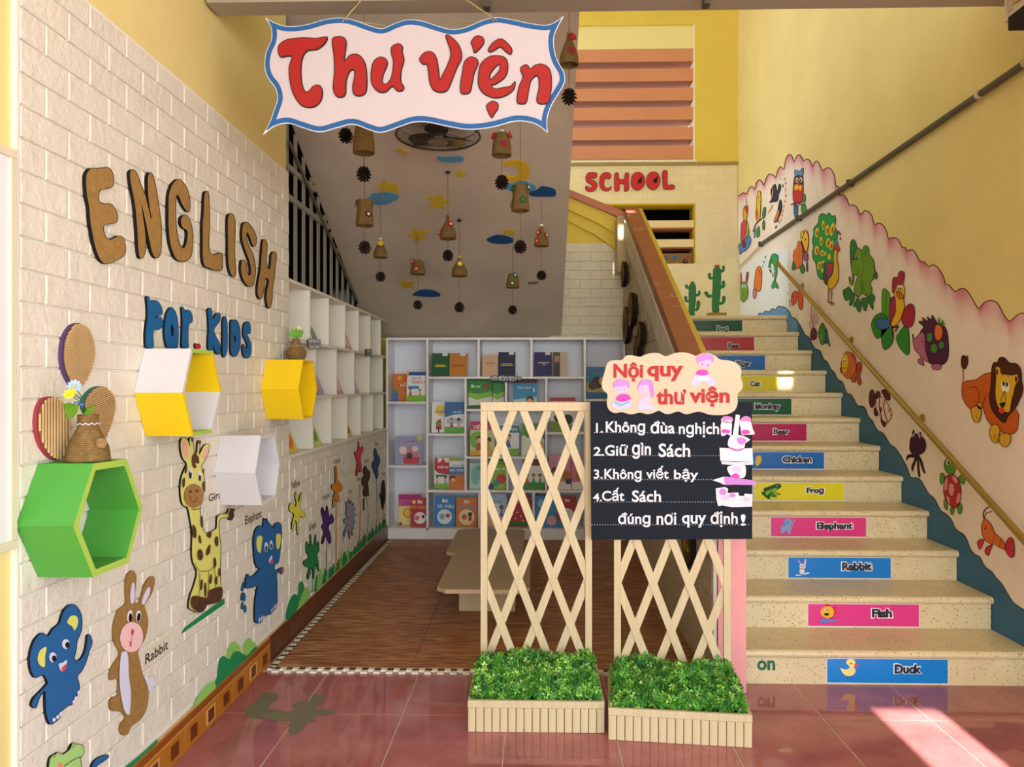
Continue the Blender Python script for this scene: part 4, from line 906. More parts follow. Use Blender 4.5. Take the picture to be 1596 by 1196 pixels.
blu('480,300 520,235 560,250 600,320 620,450 625,600 615,700 600,738 490,738 460,660 445,540 455,410', 'blue letter O with black edge, in the word FOR', ('540,440 555,480 560,540 550,590 535,590 528,540 530,480',))
blu('662,250 675,225 695,250 710,285 740,265 775,285 798,350 795,415 765,430 750,470 745,560 745,660 742,736 668,736 665,620 670,480 670,350', 'blue letter R with black edge, last of the word FOR')
blu('985,290 995,250 1020,240 1040,270 1045,340 1060,370 1085,320 1115,302 1145,320 1145,380 1120,430 1080,480 1065,530 1090,590 1125,660 1145,730 1140,800 1115,820 1085,790 1060,730 1050,690 1055,766 995,760 990,640 1000,520 995,400', 'blue letter K with black edge, first of the word KIDS')
blu('1175,390 1190,350 1210,350 1230,420 1235,540 1235,680 1225,790 1195,855 1172,830 1168,700 1172,560 1170,460', 'blue letter I with black edge, in the word KIDS')
blu('1270,430 1285,385 1310,400 1335,385 1370,430 1390,520 1395,620 1390,730 1360,810 1325,850 1290,830 1270,780 1268,660 1272,540', 'blue letter D with black edge, in the word KIDS', ('1318,575 1332,600 1334,640 1322,662 1312,640 1312,600',))
blu('1430,480 1445,430 1480,408 1510,430 1522,500 1515,560 1490,560 1478,570 1500,620 1525,680 1530,760 1515,840 1475,870 1440,850 1420,790 1418,720 1435,690 1450,730 1470,740 1478,700 1455,640 1430,580', 'blue letter S with black edge, last of the word KIDS')
cutout('apple_cutout', L0, TCx, '835,690 850,680 865,700 885,685 900,705 898,745 842,745', .008, mt('#c22a34'), BLK, (), 'tiny red apple cutout on the wall between the words FOR and KIDS', 'decoration')
# --- corrugated card petals
CB = mt('#cfae7c', .8, 'cardboard')
for o_, rc, ang, lab in (('350,545 318,490 292,420 280,340 285,240 302,170 342,102 390,70 432,76 480,112 515,190 531,290 520,380 492,460 455,535 425,558 390,565', '#4b3563', -38, 'oval corrugated card petal with purple rim, the top one above the green hexagon'),
        ('265,1130 200,1118 150,1070 107,990 86,900 82,820 96,730 132,665 182,640 232,646 280,682 312,740 338,830 350,885 330,960 300,1050', '#9a3040', -90, 'oval corrugated card petal with red rim, lower left behind the vase'),
        ('445,720 452,660 490,602 542,566 600,560 650,598 682,650 690,720 676,800 652,880 622,948 602,968 572,948 545,880 518,820 470,770', '#1f6455', -25, 'oval corrugated card petal with teal rim, right of the vase')):
    th = .010; fp = L0.off(th); P = smooth(pts(o_, TD), 3); rmm = mt(rc, .6)
    cx_ = sum(p[0] for p in P)/len(P); cy_ = sum(p[1] for p in P)/len(P)
    t = thing('card_petal', lab, 'decoration', fp.at(cx_, cy_, -.02), 'corrugated card petals')
    B().prism(L0, [fp.px(*p) for p in P], 0, th, rmm, rmm).obj('rim', t)
    q = [(p[0]+1.5, p[1]) for p in inset(P, 1.2)]
    b = B().prism(fp, [fp.px(*p) for p in q], .0003, .0012, mt('#8c6a3c', .9))  # shade of the grooves put into a darker card colour
    b.obj('card_face', t)
    a = math.radians(ang); d = (math.cos(a), math.sin(a)); nn = (-d[1], d[0]); b = B(); sp = 4.6 if ang == -90 else 3.1; k = -40
    while k < 40:
        cpt = (cx_+nn[0]*k*sp, cy_+nn[1]*k*sp); ts = []
        for i in range(len(q)):
            p1_, p2_ = q[i-1], q[i]; s1 = (p1_[0]-cpt[0])*nn[0]+(p1_[1]-cpt[1])*nn[1]; s2 = (p2_[0]-cpt[0])*nn[0]+(p2_[1]-cpt[1])*nn[1]
            if (s1 > 0) != (s2 > 0):
                f_ = s1/(s1-s2); x = p1_[0]+(p2_[0]-p1_[0])*f_; y = p1_[1]+(p2_[1]-p1_[1])*f_; ts.append((x-cpt[0])*d[0]+(y-cpt[1])*d[1])
        if len(ts) == 2:
            t0, t1 = sorted(ts)
            e0 = (cpt[0]+d[0]*t0, cpt[1]+d[1]*t0); e1 = (cpt[0]+d[0]*t1, cpt[1]+d[1]*t1)
            A_ = fp.at(*e0, .002); B__ = fp.at(*e1, .002); dd = (B__-A_).normalized().cross(fp.n)*.0022
            b.add([A_-dd, A_+dd, B__+dd, B__-dd, A_+fp.n*.004, B__+fp.n*.004], [(0, 4, 5, 3), (4, 1, 2, 5), (0, 1, 4), (3, 5, 2)], CB)
        k += 1
    b.obj('flute', t, kind='stuff')
# --- hexagonal wall shelves
def hexshelf(T, front, dep, cols, rim, th, lab):
    fp = LW.off(dep); P = [fp.px(*p) for p in pts(front, T)]
    if area(P) < 0: P = P[::-1]; cols = cols[::-1]; sh = 1
    I = inset(P, th)
    cx_ = sum(p[0] for p in P)/6; cy_ = sum(p[1] for p in P)/6
    t = thing('hexagon_shelf', lab, 'shelf', LW.pt(cx_, min(p[1] for p in P), .0), 'hexagonal wall shelves')
    for i in range(6):
        j = (i+1) % 6; e = .0006
        f = lambda p, q, s_: (p[0]+(q[0]-p[0])*s_, p[1]+(q[1]-p[1])*s_)
        poly = [f(P[i], P[j], .0012), f(P[j], P[i], .0012), f(I[j], I[i], .0012), f(I[i], I[j], .0012)]
        m = cols[i]; B().prism(LW, poly, .0045, dep, rim or m, m).obj('panel', t)
    return t, P
# order along the outline: top-left, left, bottom-left, bottom-right, right, top-right (edge i joins corner i to i+1)
GN = mt('#4ca23c', .45); LM = mt('#accf58', .45); YW = mt('#f2cd0c', .45); WH = mt('#d6d6da', .45)
hexes = []
h1 = hexshelf((0, 700, 5.4375), '790,125 620,660 790,1090 1090,965 1210,495 1075,85', .14, [GN]*6, LM, .017, 'large green hexagonal shelf with lime rim, bottom left on the brick wall')
h2 = hexshelf((195, 530, 7.0375), '725,95 625,580 735,1058 955,1020 1060,570 960,120', .15, [WH, YW, LM, WH, YW, LM], None, .012, 'hexagonal shelf in white, yellow and lime under the words FOR KIDS')
h3 = hexshelf((330, 540, 4.6), '655,95 620,308 657,522 722,512 757,305 727,103', .17, [YW]*6, None, .010, 'all-yellow hexagonal shelf near the corner, a twine vase on it')
h4 = hexshelf((330, 540, 4.6), '352,640 312,908 360,1140 462,1090 493,845 455,625', .16, [WH]*6, None, .014, 'all-white hexagonal shelf, right of the giraffe')
# dark mounting plates showing at the shelves' left edges
# --- twine vases with artificial flowers
TWN = mt('#9c7c4a', .9, 'rope')
def vase(X, Y, z, r, hh, lab, k):
    t = thing('twine_vase', lab, 'vase', (X, Y, z), 'twine-wrapped vases')
    prof = [(.001, 0), (r, 0)]; n = 22
    for i in range(n+1):
        s_ = i/n
        base = r*(1-.12*s_) if s_ < .3 and k == 0 else None
        if k == 0: rr = r*(1-.10*(s_/.3)) if s_ < .3 else r*(.90-.44*min(1, (s_-.3)/.42)) if s_ < .72 else r*.46
        else: rr = r*(.72+.28*math.sin(math.pi*min(1, s_/.62))) if s_ < .45 else r*(.96-.55*min(1, (s_-.45)/.25)) if s_ < .7 else r*.40
        prof += [(rr+.0012, hh*s_), (rr-.0008, hh*(s_+.5/n))]
    prof = prof[:-1]+[(prof[-2][0]-.006, hh), (prof[-2][0]-.006, hh*.8)]
    B().lathe((X, Y, z), prof, TWN, 24).obj('body', t)
    zn = z+hh*(.80 if k == 0 else .66); rn = r*(.50 if k == 0 else .46)
    n = 26; B().tube([(X+(rn+.002)*math.cos(2*math.pi*i/n), Y+(rn+.002)*math.sin(2*math.pi*i/n), zn+(.002 if i % 2 else -.002)) for i in range(n+1)], .0016, mt('#e8dfe6'), 5).obj('lace_trim', t)
    top = Vector((X, Y, z+hh))
    def stem(p): B().tube([top-Vector((0, 0, .03)), (top+p)/2+Vector((0, 0, .01)), p], .0012, mt('#4c7a34'), 5).obj('stem', t)
    def daisy(p, r_, c, nn=9):
        b = B(); ctr = Vector(p); nrm = (CAM-ctr).normalized(); s1 = nrm.cross(Vector(Z)).normalized(); s2 = nrm.cross(s1)
        for q in range(nn):
            a = 2*math.pi*q/nn; e = s1*math.cos(a)+s2*math.sin(a); f = s1*-math.sin(a)+s2*math.cos(a)
            b.add([ctr, ctr+e*r_*.6+f*r_*.28, ctr+e*r_-nrm*.003, ctr+e*r_*.6-f*r_*.28], [(0, 1, 2, 3)], mt(c, .6))
        b.obj('bloom', t); B().ball(ctr+nrm*.002, r_*.25, mt('#e8c83a'), 8).obj('bloom_centre', t)
    if k == 0:
        for px_, py_, r_, c, nn in ((116, 602, .017, '#a9c6ee', 11), (107, 615, .013, '#f0dc28', 8), (113, 611, .010, '#f0dc28', 7), (119, 630, .008, '#2a6ac0', 6), (127, 631, .008, '#2a6ac0', 6)):
            d = ray(px_, py_); p = CAM+d*((X+.01)/d.x) ; stem(p); daisy(p, r_, c, nn)
        lv = ((100, 632, 116, 642, 122, 628, 108, 652), (133, 645, 150, 629, 141, 633, 136, 648))
        P1 = [(X+.012, Y, z+hh+.0)]
        for poly in ('298,700 340,685 380,700 415,705 405,760 370,800 330,808 310,770', '450,775 480,735 550,695 525,745 490,785'):
            b = B(); vp = []
            for (qx, qy) in pts(poly, TD):
                d = ray(qx, qy); vp.append(CAM+d*((X+.018)/d.x))
            b.add(vp, [tuple(range(len(vp)))], mt('#79b82c', .5, 'leaf')); b.add([v+Vector((-.002, 0, 0)) for v in vp], [tuple(range(len(vp)))[::-1]], mt('#79b82c', .5, 'leaf')); b.obj('leaf', t)
    else:
        for dx, dz, r_, c in ((-.005, .045, .016, '#f0dc8a'), (.012, .038, .016, '#2a62b8'), (.004, .03, .012, '#3a78d0')):
            p = Vector((X+.015, Y+dx, z+hh+dz)); stem(p); daisy(p, r_, c, 7)
        for q in range(5):
            a = -.9+q*.45; b = B(); e = Vector((math.sin(a)*.9+.1, -.3, abs(math.cos(a)))).normalized(); f = e.cross(Vector((0, 1, 0))).normalized()
            b.add([top, top+e*.03+f*.012, top+e*.055, top+e*.03-f*.012], [(0, 1, 2, 3)], mt('#6cae34', .5, 'leaf')); b.obj('leaf', t)
    return t
zt = max(p[1] for p in h1[1]); v1 = vase(-1.126, 1.79, zt+.0005, .051, .116, 'twine-wrapped vase of blue and yellow flowers on the green hexagon shelf', 0)
bb = B(); dsk = Vector((-1.126+.043, 1.79-.018, zt+.045)); nn_ = Vector((.8, -.55, .2)).normalized()
B().tube([dsk-nn_*.002, dsk+nn_*.006], .013, mt('#b08f5c', .9, 'rope'), 14).obj('button', v1)
zt3 = max(p[1] for p in h3[1]); vase(-1.14, 3.41, zt3+.0005, .047, .106, 'twine-wrapped round vase of small flowers on the yellow hexagon shelf', 1)
# --- animal cutouts
TE1, TR_, TG, TE2 = (30, 920, 5.2), (150, 880, 4.43), (270, 670, 3.857), (370, 780, 5.975)
EB = mt('#1c62a0', .6); WL, YL, PKc, RD = '#d8daf0', '#dfe06c', '#f2c8c4', '#d84a5c'
cutout('elephant_cutout', L0, TE1, '232,372 275,310 325,268 345,200 380,140 425,115 465,135 498,190 508,260 500,340 468,415 462,480 445,555 470,572 500,555 530,500 545,430 550,375 567,360 585,395 588,440 565,500 545,570 510,650 470,700 482,750 487,800 460,870 425,930 405,935 360,965 320,1010 330,1035 290,1070 250,1090 225,1040 210,960 208,830 195,830 165,870 145,930 133,958 105,945 98,920 120,870 170,820 215,770 228,745 195,690 160,700 125,710 95,660 82,580 90,500 115,420 155,365 190,348', .006, EB, BLK, [
    (YL, '385,265 405,220 440,205 470,225 470,280 445,328 425,295|145,560 160,500 190,470 218,465 205,540 203,622 165,610'), (WL, 'e372,438 30,40|e267,545 30,40'), ('#111111', 'e384,446 18,25|e277,556 18,25'),
    (WL, '313,598 345,590 378,565 370,620 345,662 320,640'), (RD, '335,630 372,600 368,635 348,660 335,655'), ('#e6e0f4', 'e271,1052 12,17 20|e300,1030 12,17 20|e325,1005 12,17 20|e432,905 10,16 20|e448,878 10,16 20|e470,830 9,15 20'), ('#155590', 'l2.5 345,680 380,700 430,708')],
    'blue elephant cutout with raised trunk low on the brick wall below the green hexagon', 'animal cutout', 'animal cutouts on the brick wall', rim=.9)
BR2 = mt('#a9834a', .85, 'burlap')
cutout('rabbit_cutout', L0, TR_, '205,270 203,180 210,90 240,45 265,50 278,95 272,180 270,262 300,262 315,210 335,140 370,90 400,85 405,130 385,200 350,260 335,290 358,370 355,450 330,530 290,600 300,660 320,750 355,840 362,920 345,1010 300,1080 245,1120 220,1170 190,1180 165,1150 172,1100 200,1065 180,1020 110,1010 98,960 110,920 150,905 152,850 150,790 100,800 95,750 120,690 155,640 160,600 130,540 118,470 130,380 160,310', .006, BR2, mt('#7a5a30', .9), [
    (WL, '232,215 245,130 262,140 262,220 255,265 238,268|312,265 325,215 350,165 370,160 365,205 330,275'), ('#eceaf6', 'e228,358 18,42 8|e288,358 18,40 5'), ('#141010', 'e231,367 12,30 5|e289,365 12,30 8'), ('#f4c9cb', 'e238,503 80,105 5'),
    ('#d4485c', 'e243,468 11,22 10|e230,552 7,20'), ('#8a3040', 'l2.5 240,490 232,530|l2.5 212,535 228,533 242,530'), (WL, '165,610 200,605 212,660 215,770 230,880 225,1000 215,1040 185,1010 160,900 150,790 155,680')],
    'brown burlap rabbit cutout with pink muzzle beside the word Rabbit', 'animal cutout', 'animal cutouts on the brick wall')
cutout('rabbit_tail', L0, TR_, '355,790 385,775 402,800 398,850 378,882 362,850', .006, mt(WL), mt(WL), (), None, None, parent=[o for o in C.objects if o.name == 'rabbit_cutout'][0])
GY = mt('#e3e27c', .6)
BRN2 = '#5a3a28'
cutout('giraffe_cutout', L0, TG, '45,60 60,48 85,60 100,100 95,70 100,50 112,45 118,65 125,130 140,140 145,90 150,65 162,70 160,90 155,150 170,120 190,90 215,88 210,140 185,195 170,215 185,280 185,350 175,430 160,470 168,540 180,600 200,622 250,600 260,580 262,530 280,510 320,505 330,480 350,475 362,490 355,530 340,545 325,530 285,535 275,570 275,620 285,700 283,850 285,1000 270,1030 240,1045 200,1055 175,1090 145,1098 100,1080 90,1060 100,1000 125,930 140,855 118,800 110,740 112,620 100,540 85,470 55,450 42,380 45,300 65,240 80,205 55,170 42,110', .006, GY, BLK, [
    ('#f0b8a4', '52,75 75,70 90,110 85,170 65,160 52,115|175,170 190,115 210,105 205,150 185,180'), (BRN2, 'e112,60 8,14|e157,75 8,12|108,170 125,140 150,165 152,205 130,200 138,228 115,225'), ('#e8e6e0', 'e98,263 14,36|e156,280 12,33'), ('#1a1210', 'e98,270 9,26|e156,288 8,23'), ('#f0f0ee', 'e99,252 4,7|e156,270 4,7'),
    (BRN2, '62,240 75,210 78,240 68,265|50,300 65,290 62,340 50,345|172,240 180,235 178,265 172,260|172,320 185,310 185,375 172,350'), ('#a97f4a', 'e117,398 58,72'), ('#5f4020', 'e95,372 9,10|e133,368 9,10|l5 92,400 105,430 125,432 135,405'),
    (BRN2, '110,570 130,600 128,650 110,640|158,530 168,520 172,590 160,575|192,630 222,612 218,648 205,650|145,640 155,640 162,680 150,680|245,650 262,645 262,700 245,690|195,720 215,690 212,740 192,755|140,730 160,720 172,760 160,785 142,775|235,780 245,770 252,810 240,830|265,840 275,835 274,880 265,875|158,910 170,905 165,960 157,960|215,880 225,870 222,920 210,925|180,930 190,925 192,990 182,1000|248,890 258,880 256,930 245,920'),
    (BRN2, '108,1000 100,1062 145,1098 175,1090 200,1050 240,1045 282,1020 283,945 205,970 195,1010'), ('#2a1c14', 'l3 150,860 150,1000 148,1090|l3 118,800 150,850 210,845 240,820|l3 205,850 205,970|l3 240,825 245,950|l3 100,480 140,478 160,470'), (BRN2, '325,500 340,475 362,480 350,500 358,515 342,545 325,535')],
    'yellow giraffe cutout with brown spots on the brick wall beside the word Giraffe', 'animal cutout', 'animal cutouts on the brick wall', rim=.8)
cutout('elephant_cutout', L0, TE2, '238,200 245,165 262,190 270,170 290,205 320,240 335,255 350,220 380,205 405,230 412,300 405,400 395,500 380,580 350,600 345,640 365,650 400,630 420,625 425,650 415,690 395,670 365,675 368,760 370,860 365,980 310,1060 280,1065 240,1090 235,1120 205,1145 170,1140 158,1100 162,960 175,850 185,800 130,815 75,820 72,790 85,700 100,690 120,715 160,690 205,640 180,625 160,560 150,450 150,350 170,270 205,235 235,245', .006, EB, BLK, [
    (YL, '180,350 210,330 232,350 222,420 215,485 190,480 175,420|358,330 380,310 402,330 398,410 380,455 362,440'), ('#e4e4f2', 'e265,436 16,46|e311,416 14,42'), ('#111', 'e265,450 9,28|e311,426 8,24'), ('#eceaf0', '288,560 315,510 320,560 322,590 300,585'), (RD, '298,570 318,545 325,580 308,592|405,640 425,622 428,660 405,690'), ('#cfd0ee', 'e197,1115 7,28 8|e217,1105 7,26 8|e236,1095 7,24 8|e314,1025 6,22 12|e334,1000 6,22 12|e350,980 6,22 12'), ('#16548e', 'l4 205,640 240,600 270,570|l4 190,805 210,760')],
    'blue elephant cutout squirting water drops beside the word Elephant', 'animal cutout', 'animal cutouts on the brick wall', rim=.8)
for i, o_ in enumerate(('38,830 52,770 65,765 60,830 48,850', '32,910 45,860 55,870 50,920 40,935', '55,900 65,860 78,890 75,935 60,940', '38,990 48,945 60,960 55,1010 42,1018', '62,1010 75,975 86,1010 80,1045 66,1040')):
    cutout('water_drop', L0, TE2, o_, .004, EB, BLK, (), 'small blue water drop by the squirting elephant, '+('highest', 'second left', 'second right', 'lower left', 'lowest')[i], 'decoration', 'water drops')
TL_ = (0, 1080, 3.99)
cutout('crocodile_cutout', L0, TL_, '300,640 302,460 315,400 345,380 365,370 385,385 430,355 450,315 480,320 515,330 520,380 500,410 505,450 500,560 480,640', .006, mt('#a6d880', .6), BLK, [('#ee8a74', 'e372,455 16,20'), ('#2a2a1c', 'l4 395,460 450,420 500,400|l3 320,405 345,385|l3 440,345 470,322'), ('#c9a070', 'e335,398 10,6|e372,378 10,6|e455,335 9,7')],
    'light green crocodile cutout at the foot of the photo, bottom left of the wall', 'animal cutout', 'animal cutouts on the brick wall', rim=.8)
cutout('elephant_trunk_cutout', L0, TL_, '560,560 570,460 590,420 630,395 670,388 672,405 640,430 610,450 590,480 600,560', .006, EB, BLK, (), 'tip of a blue cutout trunk right of the green crocodile', 'animal cutout', rim=.8)
# --- painted greenery on the panel
TU = (0, 840, 3.359); g1, g2 = '#1f8a52', '#8fce66'
def green(T, lay_): b = B(); draw(b, LW.off(.0042), T, lay_, .0003); b.obj('painted_bush', wl)
green(TU, [(g2, '1185,612 1198,560 1225,538 1250,560 1262,602 1220,640|1268,570 1298,520 1325,538 1345,570 1292,615'), (g1, '1120,788 1135,720 1145,640 1170,614 1200,630 1220,596 1250,590 1290,612 1332,568 1350,574 1338,602 1220,710 1122,792'), (g2, '1013,884 1050,800 1112,745 1126,788 1060,850')])
green(TU, [(g1, 'p945,500 965,465 1160,318 1175,312 1176,342 960,492')]); green(TU, [(g1, 'p640,1210 750,1120 826,1048 822,1078 720,1170 680,1210')])
T5 = (340, 640, 3.737)
green(T5, [(g1, '392,1215 410,1120 440,1070 462,1075 470,1010 488,994 500,1020 500,1070 470,1130 440,1200'), (g2, '455,1180 480,1090 512,1028 532,1050 526,1092 470,1150')])
b = B(); rd = random.Random(5); yy = 3.95; i = 0
while yy < 5.8:
    s_ = rd.uniform(.035, .075)*(1 if yy < 4.3 else .85)
    P = smooth([(yy-s_*.8, .134), (yy-s_*.7, .134+s_*.7), (yy-s_*.2, .134+s_*rd.uniform(1, 1.5)), (yy+s_*.3, .134+s_*rd.uniform(.8, 1.3)), (yy+s_*.8, .134+s_*.5), (yy+s_*.9, .134)], 3)
    b.prism(LW.off(.0042), P, .0003+.0002*(i % 3), .0003+.0002*(i % 3), mt(g2 if i % 3 == 1 else g1), side=False); yy += s_*.95; i += 1
b.obj('painted_hedge', wl)
# --- colour flowers
T7, T8 = (440, 680, 4.27), (510, 670, 5.2)
def flower(T, nm, col, o_, stem, extra=()):
    f = cutout('flower_cutout', L0, T, o_, .005, mt(col, .7), BLK, extra, '%s splat-shaped flower on the low wall under the cubby shelf' % nm, 'flower cutout', 'colour flowers on the low wall', rim=.45)
    b = B(); draw(b, LW.off(.0046), T, [(col, stem)], .0004); b.obj('stem', f)
flower(T7, 'yellow', '#d9d84a', '92,372 100,400 110,440 120,385 132,378 124,440 118,462 130,500 148,510 150,535 135,545 118,530 112,560 108,600 106,660 98,640 95,580 85,562 76,590 70,622 62,612 66,570 78,530 70,512 50,500 45,470 55,446 75,450 88,470 92,440 84,400', 'l2.5 104,655 108,800 105,1000')
flower(T7, 'green', '#1f8048', '165,700 180,735 188,652 197,720 210,722 222,652 227,730 240,702 246,760 232,790 240,842 243,900 230,872 222,852 216,900 211,952 203,940 200,890 190,880 185,922 170,955 165,930 178,880 160,872 145,860 142,832 165,820 175,800 160,770 158,722', 'l5 203,940 200,1040')
flower(T7, 'purple', '#4b2c78', '290,500 298,462 306,500 315,540 330,518 342,550 335,580 316,587 308,612 320,650 325,702 312,716 300,682 290,662 278,702 265,720 266,682 278,640 262,602 275,580 268,540 260,500 268,472 280,500', 'l5 292,690 292,800 295,930')
flower(T7, 'orange', '#e08a30', '350,215 360,200 368,240 368,290 384,310 400,342 385,370 370,380 380,420 375,440 360,432 350,420 345,470 335,470 340,402 350,370 330,352 328,322 345,320 352,300', 'l7 357,430 358,700 357,900')
flower(T8, 'pink', '#de4464', '253,92 260,130 275,152 288,132 290,170 275,200 270,240 278,300 275,342 262,340 255,312 250,350 237,378 232,350 240,300 240,250 225,212 222,177 240,177 250,152', 'l5 262,440 266,680 260,930')
flower(T8, 'pale grey', '#9a98b4', '150,582 170,602 175,562 185,602 195,572 200,612 215,592 215,630 230,640 215,670 232,690 215,710 228,750 212,770 215,810 200,802 205,860 195,830 185,850 180,890 170,822 150,832 140,870 135,842 150,790 165,770 140,760 133,737 145,717 165,722 150,682 155,640', 'l4 150,790 122,850 136,925|l4 180,560 190,500')
flower(T8, 'brown', '#4e3424', '310,292 325,320 345,342 345,390 330,430 335,480 335,540 320,532 305,545 290,512 300,470 282,440 285,392 300,370 292,332', 'l4 318,540 332,700 318,900|l14 296,555 296,655')
flower(T8, 'blue', '#1c5590', '390,148 408,200 428,240 418,290 410,322 412,370 400,400 390,372 378,340 365,302 370,262 385,240 378,192', 'l4 398,395 402,600 400,820')
flower(T8, 'black', '#16120f', '455,407 465,430 468,470 470,520 470,562 462,602 450,650 440,602 435,562 425,532 440,502 440,452', 'l4 450,645 463,700 455,780')
# --- word labels
def wlabel(s, x0, x1, yt, yb, pad=.012, lab=None):
    a0, b1 = LW.px(x0, yt); a1 = LW.px(x1, yt)[0]; b0 = LW.px(x0, yb)[1]
    t = B().pbox(LW, a0-pad, a1+pad, b0-pad, b1+pad, .0036, .0046, mt('#e2dac6', .35)).obj('word_label', None, lab or 'paper label with the word %s on the left wall' % s, 'label', 'word labels on the left wall')
    text(B(), LW.off(.0047), s, a0, b1, a1, b0, mt('#1c1c20'), .012, .0005, px=False).obj('lettering', t)
wlabel('Rabbit', 224, 259.5, 1021, 1037); wlabel('Giraffe', 323, 353, 771, 783); wlabel('Elephant', 380, 406, 805, 823)
for s, x0, x1, yt, yb in (('Yellow', 452, 466, 752, 763), ('Green', 480, 491, 818, 829), ('Purple', 501.5, 512, 773, 783), ('Orange', 518.5, 529, 717, 726), ('Grey', 541.5, 548, 765, 772), ('Pink', 555, 561.5, 746, 751.5), ('Brown', 567, 573.5, 717, 723), ('Blue', 583.5, 588.5, 690, 696), ('Black', 595.2, 599.8, 737, 742)): wlabel(s, x0, x1, yt, yb, .008)
# --- notice board at the left edge
NB = thing('notice_board', 'white framed board cut off by the left edge of the photo', 'board', (XL, 1.4, .88))
B().pbox(LW, .95, 1.625, .905, 1.785, -.0115, .004, mt('#e8e8ec', .3)).obj('panel', NB)
fm = mt('#ddd6bc', .5)
for a0, a1, b0, b1 in ((.95, 1.645, .885, .905), (.95, 1.645, 1.785, 1.805), (1.625, 1.645, .9055, 1.7845)): B().pbox(LW, a0, a1, b0, b1, -.0115, .010, fm, .001).obj('frame', NB)
# ================================================================== MURAL ON THE RIGHT WALL (paint on the plaster)
R2, M1, M2, M3, M4, M5 = (1130, 220, 3.425), (1140, 240, 4.6), (1220, 320, 5.98), (1340, 400, 3.738), (1220, 460, 4.27), (1380, 640, 4.602)
SCAL = '65,335 78,292 100,276 116,281 130,252 145,243 160,256 170,222 184,207 200,220 208,236 224,192 240,176 262,185 271,197 284,152 300,138 316,151 325,97 345,70 361,86 369,113 384,82 400,73 414,95 421,107 436,96 455,105 469,136 480,113 496,108 512,140 523,156 546,143 566,149 585,185 593,241 606,241 609,262 614,290 630,285 650,305 666,346 686,340 706,355 723,393 745,373 766,376 786,400 799,446 820,437 846,450 866,490 873,521 900,515 926,525 946,566 965,568 973,586 1000,580 1020,600 1041,641 1066,645 1086,671 1115,660 1146,685 1170,730 1179,766 1200,770 1229,804 1260,787 1290,795 1320,840 1346,885 1361,894 1385,862 1425,851 1460,870 1486,920 1521,963 1560,930 1600,918 1650,940 1690,1000'
top = smooth(pts(SCAL, R2), 2)[:-2]
MUR = mt('#f5e8da', .7, 'mural', p='#c9387c')
RW1 = RW.off(.0006)
pt_ = [RW.px(*p) for p in top]
def sill(a): y = -a; return nl(max(y, 2.2))-.36 if y < 6 else land-.02
low = [(a, sill(a)) for a, b_ in reversed(pt_)]
gm = B(); gm.prism(RW, pt_+low, .0006, .0006, MUR, side=False); gm = gm.obj('mural_ground', wr)
# sponge-shaded pink edge, as painted
b = B(); tones = []
vs = []; nP = len(pt_)
rows_ = ((0, .85), (.022, .6), (.05, .22), (.095, 0))
cen = []
for i in range(nP):
    j0, j1 = max(0, i-7), min(nP-1, i+7)
    ds = [pt_[k] for k in range(j0, j1+1)]
    cen.append((sum(d[0] for d in ds)/len(ds), min(d[1] for d in ds)-.075))
for d_, tn in rows_:
    for i, (a, z) in enumerate(pt_):
        s_ = d_/.095; ca, cz = cen[i]
        if d_: a2, z2 = a+(ca-a)*s_*.5, max(min(z-.004, z+(cz-z)*s_), cz) if s_ < 1 else cz
        else: a2, z2 = a, z
        vs.append(RW.pt(a2, z2, .0011)); tones.append(tn*(.55+.45*math.sin(i*.37)**2))
fs = []
for r in range(3):
    for i in range(nP-1): fs.append((r*nP+i, (r+1)*nP+i, (r+1)*nP+i+1, r*nP+i+1))
b.add(vs, fs, MUR)
o = b.obj('mural_pink_edge', wr)
at_ = o.data.attributes.new('tone', 'FLOAT', 'POINT'); at_.data.foreach_set('value', tones)
b = B(); 
for q in strokeq(top, 1.5):
    poly = [RW.px(*p) for p in q]
    if area(poly) < 0: poly = poly[::-1]
    b.add([RW.pt(x, y, .0016) for x, y in poly], [(0, 1, 2, 3)], mt('#4a1a24'))
b.obj('mural_outline', wr)
# pale blue sky patch and the blue waves beside the steps
b = B(); draw(b, RW, R2, [('#e2e6e6', 'p50,700 200,596 340,568 345,905 50,948')], .0012); b.obj('mural_sky', wr)
wv = [(1163, 497)]+pts('0,85 25,95 50,125 60,150 85,155 110,190 130,225 150,265 175,280 195,320 215,355 240,365 255,380 275,430 300,445 320,490 350,520 365,560 400,580 415,620 430,655 460,665 490,720 505,740 535,740 555,760 570,810 600,840 630,900 665,915 690,950 720,1000 745,1010 775,1050 805,1100 830,1150', M4)[:]
wv = pts('118,948 150,938 175,935 185,918 205,922 215,908 240,912 252,895 272,900 285,882 300,885 322,888 345,912', R2)+pts('50,125 60,150 85,155 110,190 130,225 150,265 175,280 195,320 215,355 240,365 255,380 275,430 300,445 320,490 350,520 365,560 400,580 415,620 430,655 460,665 490,720 505,740 535,740 555,760 570,810 600,840 630,900 665,915 690,950 720,1000 745,1010 775,1050 805,1100 830,1150', M4)+pts('185,480 225,482 260,505 290,560 320,605 350,625 375,670 400,720 435,740 475,780 500,840 530,870 560,885 590,930 610,990 645,1035 680,1050 710,1110 740,1140 770,1160 792,1196', M5)+[(1561, 909), (1568, 920), (1580, 940), (1597, 951), (1615, 975), (1640, 990)]
wv = smooth([wv[0]]+wv+[wv[-1]], 2)[2:-3]
wa = [RW.px(*p) for p in wv]
wlow = [(a, sill(a)-.03) for a, b_ in reversed(wa)]
b = B(); b.prism(RW, wa+wlow, .0018, .0018, mt('#2d6a90', .6, 'dirty'), side=False)
k_ = [i for i, p in enumerate(wv) if p[0] < 1243][-1]
top_ = wa[:k_+1]; b.prism(RW, top_+[(a, sill(a)) for a, z in reversed(top_)], .0022, .0022, mt('#5a93c4', .6), side=False)
b.obj('mural_waves', wr)
b = B()
